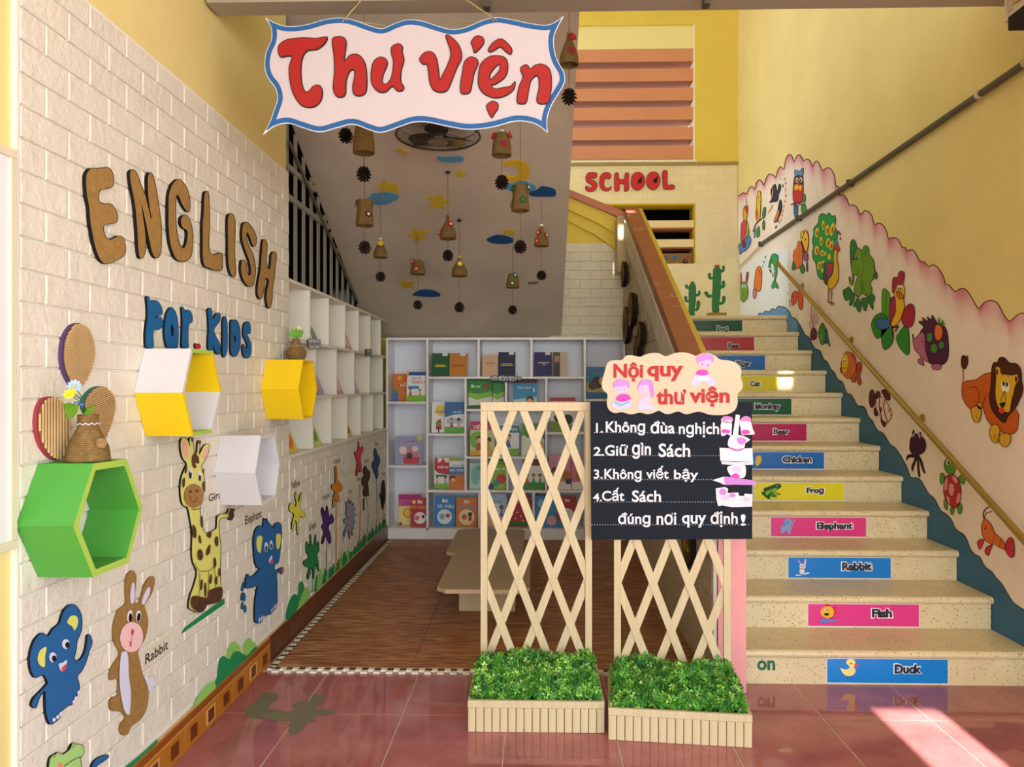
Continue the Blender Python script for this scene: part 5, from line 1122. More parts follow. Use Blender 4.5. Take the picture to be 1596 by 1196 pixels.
for q in strokeq(wv, 1.3):
    poly = [RW.px(*p) for p in q]
    if area(poly) < 0: poly = poly[::-1]
    b.add([RW.pt(x, y, .0026) for x, y in poly], [(0, 1, 2, 3)], mt('#16303e'))
b.obj('mural_outline', wr)
def mur(nm, lab, T, layers, ow=.9):
    b = B(); draw(b, RW, T, layers, .0028, .0004, ow=ow); o = b.obj('painted_'+nm, wr); o['label'] = lab; return o
K0 = '#1b1412'
mur('owl', 'painted red owl with blue ears on a branch', M1, [('#3c6aa0', '!450,370 460,360 478,370 478,430 465,470 452,430'), ('#3f9a4c', '!505,370 530,365 540,400 525,425 505,415|510,300 530,290 532,340 510,345'), ('#c42f2c', '!455,175 470,145 500,140 515,170 518,250 510,340 480,352 448,340 445,250'), ('#5a3a34', '455,160 485,130 515,150 512,235 450,240'), ('#d8cfc6', 'e474,188 10,18|e502,185 10,18'), (K0, 'e476,190 5,10|e500,188 5,10'), ('#5f8fc0', '!460,115 490,125 518,100 512,160 485,150 462,165'), ('#e2b52c', '455,232 480,215 512,230 500,265 485,250 465,262'), ('#c42f2c', '478,215 490,205 500,222 488,232'), ('#5a2c1c', 'l9 430,365 470,350 505,362 530,358|l4 460,375 462,355|l4 490,375 488,355')])
mur('swallow', 'two painted dark swallows among orange leaves', M1, [('#242a44', '!315,215 325,250 340,300 330,340 300,345 275,350 290,320 285,260'), ('#e08a4c', '300,230 300,290 285,330 295,270'), ('#242a44', '!350,330 362,345 362,400 345,450 325,485 308,490 318,450 335,400'), ('#d8742c', 'p298,362 262,430 270,425 302,372|335,400 345,430 325,475 312,480'), ('#242a44', '345,215 358,225 352,270 335,300 335,250'), ('#e09a7c', 'e385,180 4,12 20|e392,210 5,14 -10|e390,255 5,14 10|e392,300 5,14|e388,340 5,14 10|e378,380 5,14|e365,440 5,14|e372,410 5,12|e350,490 5,12 20|e358,470 4,10'), ('#4e8a4c', 'e372,230 5,12|e336,480 6,14 20|e322,525 6,14 20'), ('#9a4a3a', 'l2 350,130 352,170 375,190|l2 360,150 380,140')])
mur('canary', 'painted yellow bird on a twig with green leaves', M1, [('#3e8a44', '!232,390 248,385 246,440 232,465 225,440|235,475 242,500 240,540 228,545 226,500|185,540 200,520 205,580 190,600 182,590'), ('#4a7ab0', 'p165,540 178,535 172,600 160,608'), ('#6a3a24', 'l9 158,560 180,500 225,462'), ('#e8c02c', '!185,310 195,270 210,268 215,310 212,400 205,470 185,480 178,430 182,370'), ('#c85a2c', '180,420 190,390 195,440 185,480'), (K0, 'e200,310 3,6'), ('#e09a2c', 'e200,345 6,9')])
mur('duck', 'painted red and yellow duck on a blue puddle', M1, [('#4f86c4', '!55,650 80,640 100,610 125,585 142,610 138,650 110,690 80,705 65,722 58,690'), ('#e2b52c', '!90,390 105,370 120,390 118,430 110,470 125,520 115,580 90,620 65,650 75,590 95,520 85,430'), ('#d0405a', '!75,500 95,475 110,500 105,570 80,625 68,620 70,560'), ('#c8432c', '95,380 122,375 122,415 108,425'), ('#39508c', 'l4 112,325 110,350 120,375'), ('#4c9a4a', '118,540 132,545 130,580 118,590'), ('#7a2c3c', 'e95,650 14,26'), (K0, 'e104,395 3,5')])
mur('crab', 'painted green crab with red claws', M1, [('#c23a3c', '!62,860 72,855 75,920 68,930 60,900|108,880 112,850 124,850 122,890 112,925 105,900'), ('#8a5a3c', 'l4 60,985 50,1000|l4 62,1030 50,1050 62,1085|l4 118,985 125,1005|l4 118,1030 125,1050'), ('#6f9a2c', '!65,980 72,935 95,915 112,935 122,980 118,1020 90,1065 65,1030'), ('#d8e0d0', 'e83,950 8,12|e102,950 8,12'), (K0, 'e84,952 4,6|e101,952 4,6|l2 78,1000 90,1012 105,1000')])
mur('orange_fish', 'painted plump orange fish with pink tail', M1, [('#c8748a', '!160,970 175,975 182,1010 170,1040 158,1020'), ('#e0762c', '!172,880 180,830 200,805 218,830 220,880 215,960 200,988 180,975 165,950'), (K0, 'e203,838 4,7|e208,862 4,6'), ('#c8541c', 'e190,900 3,6|e205,920 3,6|e190,945 3,6'), ('#30384a', 'e225,805 3,6|e236,775 4,8|e246,740 4,9')])
mur('dolphin', 'painted green dolphin standing on its tail', M1, [('#2f9a4c', '!268,810 285,740 300,718 325,720 340,745 330,800 330,860 318,910 335,940 338,968 315,955 295,968 292,940 310,900 312,860 300,830 285,815'), ('#dfe6dc', '285,800 300,790 310,850 305,880 298,835'), ('#1c2c54', '275,825 290,835 288,855 278,845|295,850 305,870 300,888'), (K0, 'e289,765 4,8'), ('#3a6a9c', '325,725 340,740 338,760 328,745')])
mur('flower_and_butterfly', 'painted orange flower with a yellow and purple butterfly', M2, [('#2f8a44', '!95,540 110,515 125,550 118,600 92,598|165,570 190,550 212,600 185,640 165,600'), ('#e8762c', '!100,460 115,420 135,400 145,345 165,335 180,370 190,420 185,480 185,560 160,570 135,595 120,560 105,510'), ('#c8541c', 'l4 160,350 158,440 150,560|l3 110,460 150,440 180,470'), ('#5a3a6c', '!180,330 205,350 215,430 205,450 190,400'), ('#f0c82c', '!172,290 175,255 195,240 205,260 218,230 240,260 245,340 232,430 210,420 195,370 180,330'), ('#c8432c', 'l5 210,235 238,270 243,350 230,425'), ('#2a1a14', 'e190,300 6,12|e215,320 6,12|e200,270 5,8'), ('#b84a8c', '!200,460 225,440 240,470 235,520 205,510|228,540 236,540 238,610 230,612'), ('#888888', 'l2 150,300 140,310 150,325')])
mur('peacock', 'painted peacock with a spread green tail of yellow eyes', M2, [('#1f9a4c', '!305,200 335,160 342,100 380,75 410,95 435,70 465,105 490,95 498,150 490,200 512,250 510,320 490,380 480,450 470,540 400,560 390,660 370,695 330,655 310,540 285,500 280,430 290,390 278,330 290,270 290,220')]+
    [('#e8cc2c', '|'.join('e%d,%d %d,%d %d' % q for q in ((323, 255, 18, 45, 5), (382, 185, 13, 45, 0), (418, 232, 18, 50, 5), (465, 225, 20, 60, 10), (362, 335, 14, 42, 0), (425, 350, 18, 45, 5), (458, 375, 16, 45, 10), (320, 420, 20, 42, 5), (372, 447, 18, 30, 0), (400, 450, 8, 22, 0), (437, 480, 13, 28, 5), (345, 560, 18, 38, 10), (380, 528, 10, 16, 20), (372, 608, 12, 22, 10)))), ('#a8442c', '|'.join('e%d,%d %d,%d 5' % q for q in ((328, 262, 9, 25), (384, 195, 7, 26), (422, 238, 9, 28), (468, 232, 9, 32), (364, 342, 7, 24), (428, 355, 9, 26), (460, 380, 8, 26), (323, 427, 9, 22), (375, 450, 8, 16), (348, 562, 8, 20))))]+
    [('#6a3a30', '!385,640 405,600 435,680 430,740 395,725'), ('#5a7ab8', '!400,540 440,560 460,640 450,680 410,640'), ('#b83a5c', '!415,545 450,535 475,560 470,620 445,660 420,600'), ('#e2bc24', '!485,430 515,425 510,500 525,570 525,680 500,745 450,785 428,765 430,700 465,650 480,580 480,500'), ('#a8442c', '478,385 500,365 530,380 540,430 520,435 500,410 478,425'), ('#4a7ab8', '488,350 505,328 522,345 522,375 490,372'), ('#7a2c3c', 'e525,252 7,16 20|e542,268 7,16 -20|e545,312 7,14 20'), ('#8a4a34', 'l9 435,780 435,880|l9 462,790 462,885|l8 420,880 470,935|l8 450,890 490,930|l7 430,905 490,915')])
mur('elephant', 'painted green elephant standing on leaves', M2, [('#2f7a3c', '!565,800 600,775 620,760 660,820 672,860 650,930 625,930 630,880 585,885|665,930 700,865 735,910 730,990 700,985 690,950 665,945|740,870 790,860 830,825 862,850 860,890 845,905 848,975 820,940 800,900 780,985 755,960'), ('#2f7a34', '!632,400 640,340 660,318 685,350 695,420 680,470 645,560 635,500'), ('#6a9c26', '!690,410 720,400 745,420 760,385 790,378 810,410 810,460 850,510 860,600 850,680 822,730 838,790 822,840 790,850 760,830 735,830 710,860 675,830 672,770 690,700 700,660 672,650 665,720 650,748 630,730 622,680 632,668 640,700 655,690 650,620 640,560 660,500'), ('#4c8a2c', 'e775,440 20,50 20|735,700 755,710 770,810 740,830 735,770'), (K0, 'e676,495 8,18|e697,492 8,18|l3 690,590 712,580 705,640 685,655|l3 745,420 745,480 760,560 745,650 720,665|l5 850,560 875,630|l3 735,700 735,820'), ('#f0f0e8', 'e679,489 3,6|e700,486 3,6'), ('#3c7a3c', '!865,650 880,625 890,660 880,688 865,680'), ('#7a4a34', 'l10 680,825 715,850|l10 770,835 800,825')])
mur('parrot', 'painted yellow and crimson parrot on large leaves', M3, [('#5aa02c', '!135,195 165,200 180,240 180,330 165,360 135,330'), ('#2f8a34', '!70,400 90,350 130,328 165,360 175,400 125,470 95,470|130,430 190,420 200,480 175,530 140,535|215,480 235,440 270,400 290,440 290,570 245,545'), (K0, 'l2 160,210 155,340|l2 90,400 150,400|l2 225,480 270,460'), ('#3a6ab0', '!98,380 130,360 180,375 175,410 140,425 110,415'), ('#a8243c', '!265,305 300,275 322,300 322,370 300,412 260,400 250,370'), ('#a02a4c', '!180,290 190,240 210,240 215,300 205,370 185,405 178,350'), ('#e6b824', '!205,200 225,165 255,165 268,190 262,250 265,300 240,370 210,403 188,400 195,370 215,320 212,250'), ('#a8243c', '!195,180 200,125 225,120 235,90 255,85 265,110 255,160 225,170 200,215'), ('#f0f0ea', 'e231,182 7,17|e247,182 7,15'), (K0, 'e232,188 4,9|e246,188 4,9'), ('#d8702c', '!222,205 240,205 265,235 245,248 228,235'), ('#6a3a24', 'l9 195,405 200,470|l9 230,400 215,440|l10 185,415 235,410')])
mur('hedgehog', 'painted purple hedgehog carrying an orange apple', M3, [('#4a1f44', '!345,380 375,375 365,355 400,375 395,350 420,365 425,340 445,370 460,390 480,390 510,430 520,500 520,580 495,625 440,632 400,610 385,550 380,470 355,440 375,410'), ('#b86a94', '!312,475 330,475 365,440 385,470 385,540 405,615 370,600 378,635 345,620 345,600 360,598 350,570 322,540|425,630 475,628 472,658 430,655'), ('#e8702c', '!440,425 455,395 480,410 488,450 470,488 445,480'), ('#3f8a3c', '480,405 485,365 500,400|e412,470 16,26|e437,535 18,26|e480,515 14,22|460,385 465,350 475,390'), (K0, 'e371,487 6,12|e314,462 4,12|l2 330,545 345,545'), ('#e6dce0', 'e372,485 3,6')])
mur('lion', 'painted orange lion lying down, brown mane', M3, [('#c85f1c', '!600,760 625,725 680,718 730,685 775,680 800,720 820,800 920,900 928,960 915,1020 870,1035 830,1020 790,1000 745,950 720,880 700,890 650,890 605,830'), ('#c85f1c', 'l7 600,755 608,700 603,655'), ('#4a2418', '!598,640 598,590 612,575 620,590 632,578 634,620 618,655'), (K0, 'l3 645,765 680,760 700,810 690,860 665,885|l3 735,815 725,870'), ('#4a2418', '!770,760 775,650 790,615 805,620 820,590 850,590 880,620 920,625 945,660 950,720 957,780 940,830 915,880 870,930 850,970 810,940 775,890 760,820'), ('#e0b428', '!795,660 805,640 825,650 830,680 850,685 880,690 905,690 925,685 932,720 915,750 905,790 890,850 880,905 850,905 820,890 800,840 795,780 800,710'), ('#4a2418', 'e806,672 7,18|e918,715 7,18'), ('#f0efe6', 'e845,755 13,32|e866,760 13,32'), (K0, 'e846,740 7,14|e866,745 7,14|l3 835,690 850,688|l3 868,695 880,702|l3 850,785 825,845|l3 852,785 858,845|822,855 858,850 845,880 830,875'), ('#d8442c', '820,880 850,885 845,915 822,908'), ('#d8a82c', '!660,885 700,870 718,900 705,960 675,960 660,920|765,1020 785,980 815,985 825,1020 810,1082 780,1075|820,1050 850,1030 885,1040 885,1085 860,1110 830,1095|695,855 715,855 720,885 700,885'), (K0, 'l2 690,920 695,950|l2 790,1035 792,1070|l2 850,1070 850,1100|l2 800,1040 805,1070')], ow=1.1)
mur('goldfish', 'painted orange fish beside the handrail with a yellow face', M4, [('#c83c24', '!485,490 505,450 525,450 528,490 515,540 525,580 515,602 500,580 495,530'), ('#c8582c', '!385,485 395,485 400,515 388,515|455,545 485,535 488,575 465,580'), ('#d8702c', '!395,440 410,395 445,378 480,400 492,440 490,500 470,545 430,555 402,520 392,480'), ('#b8442c', '450,380 480,395 492,445 478,430'), ('#e8c42c', '405,400 430,395 440,440 430,500 410,520 400,480 398,430'), ('#f0f0ea', 'e408,438 6,12|e420,432 6,12'), (K0, 'e409,441 3,6|e420,436 3,6|l3 405,480 415,490 428,478|l2 420,375 422,385|l2 430,372 432,383')])
mur('striped_fish', 'painted maroon and pale striped fish below the handrail', M4, [('#5a1c30', '!580,660 592,630 608,640 620,690 612,740 590,748 578,710|622,660 635,640 652,655 650,700 628,690|660,640 690,628 715,650 716,700 690,690|610,760 632,750 635,800 615,800|655,830 690,825 690,865 675,878'), ('#efd4c8', '!625,700 650,680 680,685 705,730 728,780 722,820 695,850 665,830 640,790 625,745'), ('#7a3020', 'l7 650,685 645,740 665,830|l7 685,690 675,750 700,845'), ('#5a1c30', 'e655,765 8,20'), (K0, 'e714,768 6,12|e725,800 3,6'), ('#f0f0ea', 'e715,765 3,5')])
mur('coral', 'painted pink coral with a maroon base', M4, [('#d88aa0', 'l6 190,70 195,140 200,230|l5 180,120 200,180|l5 215,90 205,180 205,230|l5 235,110 225,170 208,220|l5 245,150 230,190|l5 185,170 180,200 195,235|l4 222,130 215,160'), ('#6a2434', '!188,260 200,222 220,225 230,260 225,290 205,300 190,295')])
mur('green_fish', 'painted green fish with a blue tail', M4, [('#3a6a94', '!288,250 295,225 305,290 318,345 300,320 285,320'), ('#3c8c3c', '!245,230 265,185 283,215 288,270 280,320 262,330 248,300 240,260'), ('#74a83c', '250,240 262,225 268,270 262,310 250,295'), (K0, 'e256,250 4,8')])
mur('seahorse', 'painted red orange sea creature by the handrail top', M2, [('#e0562c', '!85,850 95,820 120,800 145,820 155,790 185,810 192,870 188,960 170,975 150,940 148,870 135,860 130,900 95,935 85,900'), ('#5a2c44', 'l6 85,840 110,830|l5 155,795 185,805'), (K0, 'e100,850 6,10'), ('#30506c', 'e65,735 3,12|e57,825 3,10|e70,900 4,18|e72,935 3,10')])
mur('octopus', 'painted dark purple octopus with white eyes', M5, [('#3c1730', '!178,250 185,200 215,170 250,175 290,220 290,280 265,310 245,320 265,360 280,420 290,445 278,445 258,390 248,340 245,400 252,475 240,465 232,400 232,350 210,400 198,438 192,400 215,345 185,335 165,345 155,362 160,325 190,315 205,320 180,290'), ('#e8e2e0', 'e203,160 13,30|e252,172 13,28'), ('#3c1730', 'e206,162 9,24|e254,176 9,22'), ('#e8e2e0', 'e208,172 3,12|e252,180 3,12')])
mur('turtle', 'painted turtle with a red and pink shell', M5, [('#5a9c30', '!395,500 400,455 420,452 430,480 412,530 400,525|520,500 545,462 570,480 572,520 560,528 540,510 525,515|422,660 435,630 450,680 450,715 430,700|472,700 495,700 492,745 475,745|525,690 545,665 555,700 545,742 525,735'), ('#5a9c30', '!425,390 440,350 470,340 505,365 510,410 495,455 470,460 440,440'), ('#b8302c', '!425,540 435,480 470,460 505,470 535,510 548,580 540,650 510,700 480,690 445,650 425,600'), ('#e0949c', '428,545 435,495 450,490 448,560 430,575|485,472 510,478 525,515 500,515|458,560 470,525 490,530 500,570 485,612 465,600|445,620 460,625 470,670 455,660|525,600 545,600 535,660 515,660'), (K0, 'l3 455,560 470,520 492,525 502,570 485,620 462,605 455,560'), ('#f0f0ea', 'e456,370 12,22'), (K0, 'e460,373 7,14|l3 440,425 450,435')])
mur('lobster', 'painted orange lobster with red tail fan', M5, [('#8c2430', 'l9 710,780 705,740 725,705 755,690|l7 715,780 725,740 770,725'), ('#c8303c', '!665,945 685,925 712,930 700,970 685,998 670,980|720,1000 740,975 772,965 755,1010 745,1042 722,1025|870,950 895,912 920,925 932,990 925,1050 895,1050 865,1000'), ('#d8702c', '!695,830 710,785 740,790 770,830 790,880 835,920 862,960 860,995 830,985 790,960 765,960 720,930 698,880'), (K0, 'l3 788,880 785,920 770,955|l3 838,925 820,985|e721,840 8,14|l2 870,960 920,940|l2 870,985 925,1010'), ('#e8c0a0', 'e719,836 3,5')])
# ================================================================== RAIL, CONDUIT, AIR CONDITIONER
BRS = mt('#a8904c', .35, metal=.7); RX = XR-.075
RP_ = PL((RX, 0, 0), (0, -1, 0), Z)
r0 = RP_.at(1212, 411); r1 = RP_.at(1596, 842); dd = (r1-r0).normalized(); r1 = r0+dd*((r1-r0).length+.5)
hr = thing('handrail', 'slim brass handrail sloping down the mural wall on short brackets', 'handrail', (r0+r1)/2)
B().tube([r0, r1], .016, BRS, 12).obj('rail', hr)
B().tube([r0-dd*.004, r0+dd*.012], .021, BRS, 12).obj('end_cap', hr)
for x, y in ((1238, 430), (1313, 510), (1421, 629), (1594, 820)):
    p = RP_.at(x, y); t_ = (p-r0).dot(dd); p = r0+dd*t_
    wp = Vector((XR-.003, p.y, p.z-.035))
    bk = B().tube([p-Vector((0, 0, .012)), Vector((XR-.03, p.y, p.z-.035)), wp], .006, BRS, 8).obj('bracket', hr)
    B().tube([wp-Vector((.006, 0, 0)), wp+Vector((.0028, 0, 0))], .022, BRS, 14).obj('wall_plate', bk)
PG = mt('#57503f', .6); PLP = RW.off(.022)
c0, c1, c2 = PLP.at(1600, 97), PLP.at(1187, 380), PLP.at(1146, 422)
cd = thing('conduit', 'dark grey conduit pipe running down the yellow wall above the mural', 'pipe', (c0+c1)/2)
cdir = (c0-c1).normalized()
B().tube([c1, c0], .017, PG, 10).obj('pipe', cd); B().tube([c2, c1], .009, mt('#d8cfb0', .6), 8).obj('thin_pipe', cd)
B().tube([c0-cdir*.01, c0+cdir*.05, c0+cdir*.08+Vector((-.02, 0, .08))], .0205, mt('#c8b888', .5), 12).obj('sleeve', cd)
for x, y in ((1527, 148), (1325, 291), (1245, 343), (1186, 381)):
    p = PLP.at(x, y); p = c1+cdir*(p-c1).dot(cdir)
    if x == 1527: B().tube([p-cdir*.012, p+cdir*.012], .0205, mt('#cfc6ae', .5), 12).obj('collar', cd)
    else: B().box(XR-.045, XR-.001, p.y-.008, p.y+.008, p.z-.022, p.z+.022, mt('#4a4436', .6)).obj('clamp', cd)
ACM = mt('#cfc5b0', .5)
ac = thing('air_conditioner_unit', 'outdoor air conditioner unit on a dark bracket, top right corner', 'air conditioner', (1.72, 2.1, 2.44))
ax_, bx_, ay, by, az, bz = 1.585, 1.88, 1.70, 2.48, 2.49, 2.93
B().box(ax_, bx_, ay, by, az, bz, ACM).obj('casing', ac)
AF = PL((ax_, 0, 0), (0, -1, 0), Z)
B().pbox(AF, -by+.02, -by+.05, az+.02, bz-.01, 0, .006, mt('#b9ad94', .5)).obj('corner_trim', ac)
for i in range(17): B().pbox(AF, -by+.06, -ay-.06, az+.03+i*.023, az+.042+i*.023, .0005, .012, mt('#b59d6a', .5)).obj('grille_slat', ac)
for x in (-2.2, -1.95): B().pbox(AF, x, x+.006, az+.02, bz-.01, .0125, .016, mt('#e0d6bd')).obj('guard_wire', ac)
for y in (2.36, 1.85):
    B().box(ax_-.01, XR-.001, y-.025, y+.085, az-.045, az-.0005, mt('#1d1712', .7)).obj('bracket', ac)
# ================================================================== SCHOOL letters, picture and cacti on the rear wall
W2 = W.off(.006); TS2 = (880, 240, 5.7)
SR = mt('#c4151c', .6); SE = mt('#5a1012')
def sch(o_, lab, hole=None):
    c = cutout('letter', W2, TS2, o_, .02, SR, SE, (), lab, 'letter', 'red letters of the word SCHOOL', rim=.6)
    if hole: b = B(); draw(b, W2.off(.02), TS2, [('#220a0c', hole)], .0015); b.obj('letter_eye', c)
sch('190,200 205,172 240,163 285,170 290,195 275,215 240,210 235,225 275,245 290,280 275,320 235,335 195,325 182,300 195,285 225,300 245,290 235,270 200,250 188,225', 'red letter S, first of the word SCHOOL above the louvres')
sch('310,230 325,185 360,165 400,170 412,195 400,222 375,215 355,230 350,270 365,300 395,300 415,288 410,315 375,328 335,318 312,280', 'red letter C of the word SCHOOL')
sch('445,180 460,165 480,175 485,220 530,222 535,178 555,165 572,180 568,240 572,310 555,330 530,325 530,268 490,268 488,315 470,330 445,318 442,240', 'red letter H of the word SCHOOL')
sch('590,240 600,190 640,162 685,172 710,210 712,260 690,305 650,323 610,305 592,275', 'first red letter O of the word SCHOOL, next to the H', '650,240 665,220 695,195 685,220 684,250 668,262 652,255')
sch('728,235 740,185 780,158 825,170 848,210 848,255 828,300 788,320 750,302 730,270', 'second red letter O of the word SCHOOL, next to the L', '787,238 802,218 830,195 824,218 824,248 806,258 790,252')
sch('868,165 885,145 908,148 915,175 912,240 918,275 950,272 975,280 980,298 965,312 900,314 878,300 872,240', 'red letter L, last of the word SCHOOL')
TP = (1000, 330, 6.644)
PP_ = FY(YB-.02)
pic = thing('hen_picture', 'brown card picture of a hen and chick in the lower louvre opening', 'picture', PP_.at(1055, 433, 0))
B().prism(PP_, [PP_.px(*p) for p in pts('165,435 517,430 517,692 165,696', TP)], -.01, 0, mt('#8c6c44', .8, 'cardboard')).obj('card', pic)
b = B(); draw(b, PP_, TP, [('#2f6aa0', 'e245,486 26,18|e343,478 32,18'), ('#5a3420', '310,655 370,640 430,650 500,655 497,668 310,670'), ('#c8703c', '335,550 380,515 385,550 430,580 470,600 440,625 380,635 345,605'), ('#2c1610', '430,510 455,490 475,520 490,580 480,605 445,590 425,570'), ('#b02a24', 'e478,466 14,14'), ('#e8cf4a', 'e318,600 16,18|270,595 300,590 310,625 290,630'), (K0, 'e378,640 10,10|e430,642 10,10'), ('#e8e0c8', 'e454,512 5,6')], .0008); b.obj('print', pic)
CY_ = FY(6.14); CG = mt('#1f7a40', .6); CGD = mt('#14532b', .7)
def cactus(T, body, arms, pot, fl_, lab):
    t = thing('cactus_cutout', lab, 'cactus', (CY_.at(T[0]+pot[0]/T[2], 497).x, 6.14, land), 'cactus cutouts on the landing')
    B().prism(CY_, [(u_, max(v_, land+.001)) for u_, v_ in [CY_.px(*p) for p in smooth(pts(body, T), 3)]], -.015, 0, CG, CGD).obj('stem', t)
    for a in arms: B().prism(CY_, [CY_.px(*p) for p in smooth(pts(a, T), 3)], -.014, .002, CG, CGD).obj('arm', t)
    B().prism(CY_, [CY_.px(*p) for p in smooth(pts(fl_, T), 2)], -.01, .004, mt('#c03a3a'), mt('#8a2020')).obj('flower', t)
    q = [CY_.px(*p) for p in pts(pot_poly(pot), T)]; q = [(a, max(b_, land+.001)) for a, b_ in q]
    zb = land+.0005; xs_ = [a for a, b_ in q]; zt_ = max(b_ for a, b_ in q)
    B().box(min(xs_), max(xs_), 6.09, 6.19, zb, zt_, mt('#a48656', .8, 'cardboard')).obj('pot', t)
def pot_poly(p): x, x0, x1, y0, y1 = p; return '%d,%d %d,%d %d,%d %d,%d' % (x0, y0, x1, y0, x1, y1, x0, y1)
cactus(TP, '740,1048 732,900 738,780 742,620 755,580 785,570 812,585 825,640 822,760 815,880 802,960 802,1048', ('822,600 840,595 838,565 850,555 862,570 860,610 840,630 822,625', '740,700 700,695 690,650 702,632 720,645 718,675 740,675', '815,765 835,755 835,725 850,712 865,730 862,780 835,798 815,795', '728,885 690,890 652,845 660,825 680,830 705,862 730,858', '806,935 835,930 838,885 855,870 870,885 868,930 845,960 806,962'), (775, 685, 865, 1052, 1108), '758,572 765,550 780,560 790,542 800,560 812,555 805,575', 'tall green cactus cutout with six arms in a card box on the landing')
cactus(TP, '494,1090 492,960 490,850 494,770 512,742 545,742 562,775 566,850 562,940 550,1020 548,1090', ('490,800 462,795 452,765 465,750 482,765 488,780', '566,850 585,850 590,822 605,818 610,845 600,870 566,878', '490,940 455,930 444,885 458,870 472,885 475,915 490,920', '556,1005 570,990 572,935 590,920 608,940 600,1000 580,1028 556,1025'), (555, 500, 615, 1088, 1110), '508,745 515,725 540,725 545,745', 'short green cactus cutout beside the parapet on the landing')
# ================================================================== STEP STICKERS
SN = [('Duck', '#0a84e0', 1478, (1394.3, 1036, 1436, 1050.5)), ('Fish', '#e23a94', 1433, (1359, 949.5, 1390.5, 963)), ('Rabbit', '#0a7fdc', 1389, (1312.5, 877, 1358.5, 889.5)), ('Elephant', '#e03a8c', 1350.5, (1273, 814.5, 1329, 828)),
      ('Frog', '#e4da1c', 1316, (1257, 760, 1284, 771.5)), ('Chicken', '#0a6cc4', 1285, (1219.5, 711.5, 1265, 721.5)), ('Bear', '#b80a5c', 1257.5, (1205.5, 668.5, 1230, 677)), ('Monkey', '#0d5a3c', 1234, (1177, 629, 1216, 640.5)),
      ('Cat', '#d8cc1c', 1212.5, (1168.5, 594, 1185, 602.5)), ('Tiger', '#1466b4', 1193, (1147, 562.5, 1170, 573)), ('Bee', '#b02a34', 1176, (1135, 534.5, 1151, 543)), ('Dog', '#0d4a38', 1157.5, (1117.5, 508, 1134.5, 519))]
cn = {'#0a84e0': 'bright blue', '#e23a94': 'pink', '#0a7fdc': 'blue', '#e03a8c': 'magenta pink', '#e4da1c': 'yellow', '#0a6cc4': 'mid blue', '#b80a5c': 'crimson', '#0d5a3c': 'dark green', '#d8cc1c': 'mustard yellow', '#1466b4': 'deep blue', '#b02a34': 'red', '#0d4a38': 'very dark green'}
TK1, TK2 = (1160, 690, 7.2545), (1220, 840, 5.2)
PICS = {'Duck': (TK2, [('#f2e492', '465,1048 500,1060 530,1055 540,1035 515,1010 520,985 550,975 580,985 590,1015 575,1040 588,1060 580,1095 540,1115 495,1100'), ('#e0503c', '585,1010 612,1015 602,1040 582,1035'), ('#3a4a90', 'l5 515,1130 545,1115 570,1130'), (K0, 'e550,1012 6,6')]),
 'Fish': (TK2, [('#c8302c', '345,550 360,525 385,545 375,560|405,560 430,550 425,580 435,605 410,610|360,640 400,630 400,650'), ('#f0b82c', '308,580 340,550 385,550 415,585 405,625 370,645 325,630 308,605'), (K0, '335,605 375,605 365,622 340,620'), ('#f0f0f0', 'e352,577 12,12'), (K0, 'e355,577 6,7'), ('#5a8ad8', '302,655 345,645 400,655 435,650 430,668 370,675 315,680')]),
 'Rabbit': (TK2, [('#e0b8d8', '122,168 135,180 152,210 145,215|170,205 178,170 190,168 190,195 180,215'), ('#eae4f0', 'e160,225 25,22|e155,262 22,24|105,292 140,290 150,298 110,300|165,285 205,272 215,280 170,292'), ('#4a4a6a', 'e152,222 4,6|e168,222 4,6'), ('#d86a7c', 'e160,238 6,4')]),
 'Elephant': (TK1, [('#8aa4dc', '415,960 425,940 520,940 530,975 520,1030 490,1028 480,1000 460,1000 450,1028 415,1020|440,910 460,870 500,860 535,880 545,895 570,870 578,880 550,915 520,935 460,935|l10 530,975 545,925'), ('#6c88c8', 'e447,925 16,22'), (K0, 'e487,900 6,8')]),
 'Frog': (TK1, [('#1d5a2c', '220,520 300,490 350,470 390,465 415,480 420,500 380,530 340,560 300,600 280,640 240,620 195,575 205,555 225,560'), ('#8cb83a', '240,560 320,525 370,510 340,560 290,560 260,600'), ('#2a8a3c', '285,565 310,550 350,590 370,600 340,620 300,610'), ('#14401f', 'l8 340,560 380,590 415,575|l8 340,600 370,620|l9 270,620 300,645|l8 365,560 400,590'), ('#d8e0b0', 'e370,490 9,8'), (K0, 'e371,490 5,5')]),
 'Chicken': (TK1, [('#e8c85a', '135,170 150,150 180,150 195,175 188,220 165,255 140,265 125,230'), (K0, 'e180,172 4,5'), ('#d8702c', '192,165 205,172 192,180')])}
for i, (s, c, x1, tb) in enumerate(SN):
    q_ = 1-.05*i; n = i+1; yr = Y1+(n-1)*TR+.0214; S_ = FY(yr); a1 = S_.px(x1, 600)[0]; a0 = a1-.507
    b0 = nz(n-1)+.006; b1 = nz(n)-.0375
    if n == 12: b0 = b1-.096
    t = B().pbox(S_, a0, a1, b0, b1, .0, .0012, mt('#dfe8f2', .3)).pbox(S_, a0+.003, a1-.003, b0+.003, b1-.003, .00125, .0016, mt(c, .28)).obj('step_sticker', None, '%s step sticker with the word %s on the stair riser' % (cn[c], s), 'sticker', 'animal name stickers on the risers')
    text(B(), S_.off(.0018), s, tb[0]-1.8*q_, tb[1]-1.7*q_, tb[2]+1.8*q_, tb[3]+1.7*q_, mt('#eef2fa', .4), .1, .0).obj('lettering_halo', t)
    text(B(), S_.off(.0022), s, *tb, mt('#0c1430', .4), .045, .0).obj('lettering', t)
    if s in PICS: b = B(); draw(b, S_.off(.0018), PICS[s][0], PICS[s][1]); b.obj('picture', t)
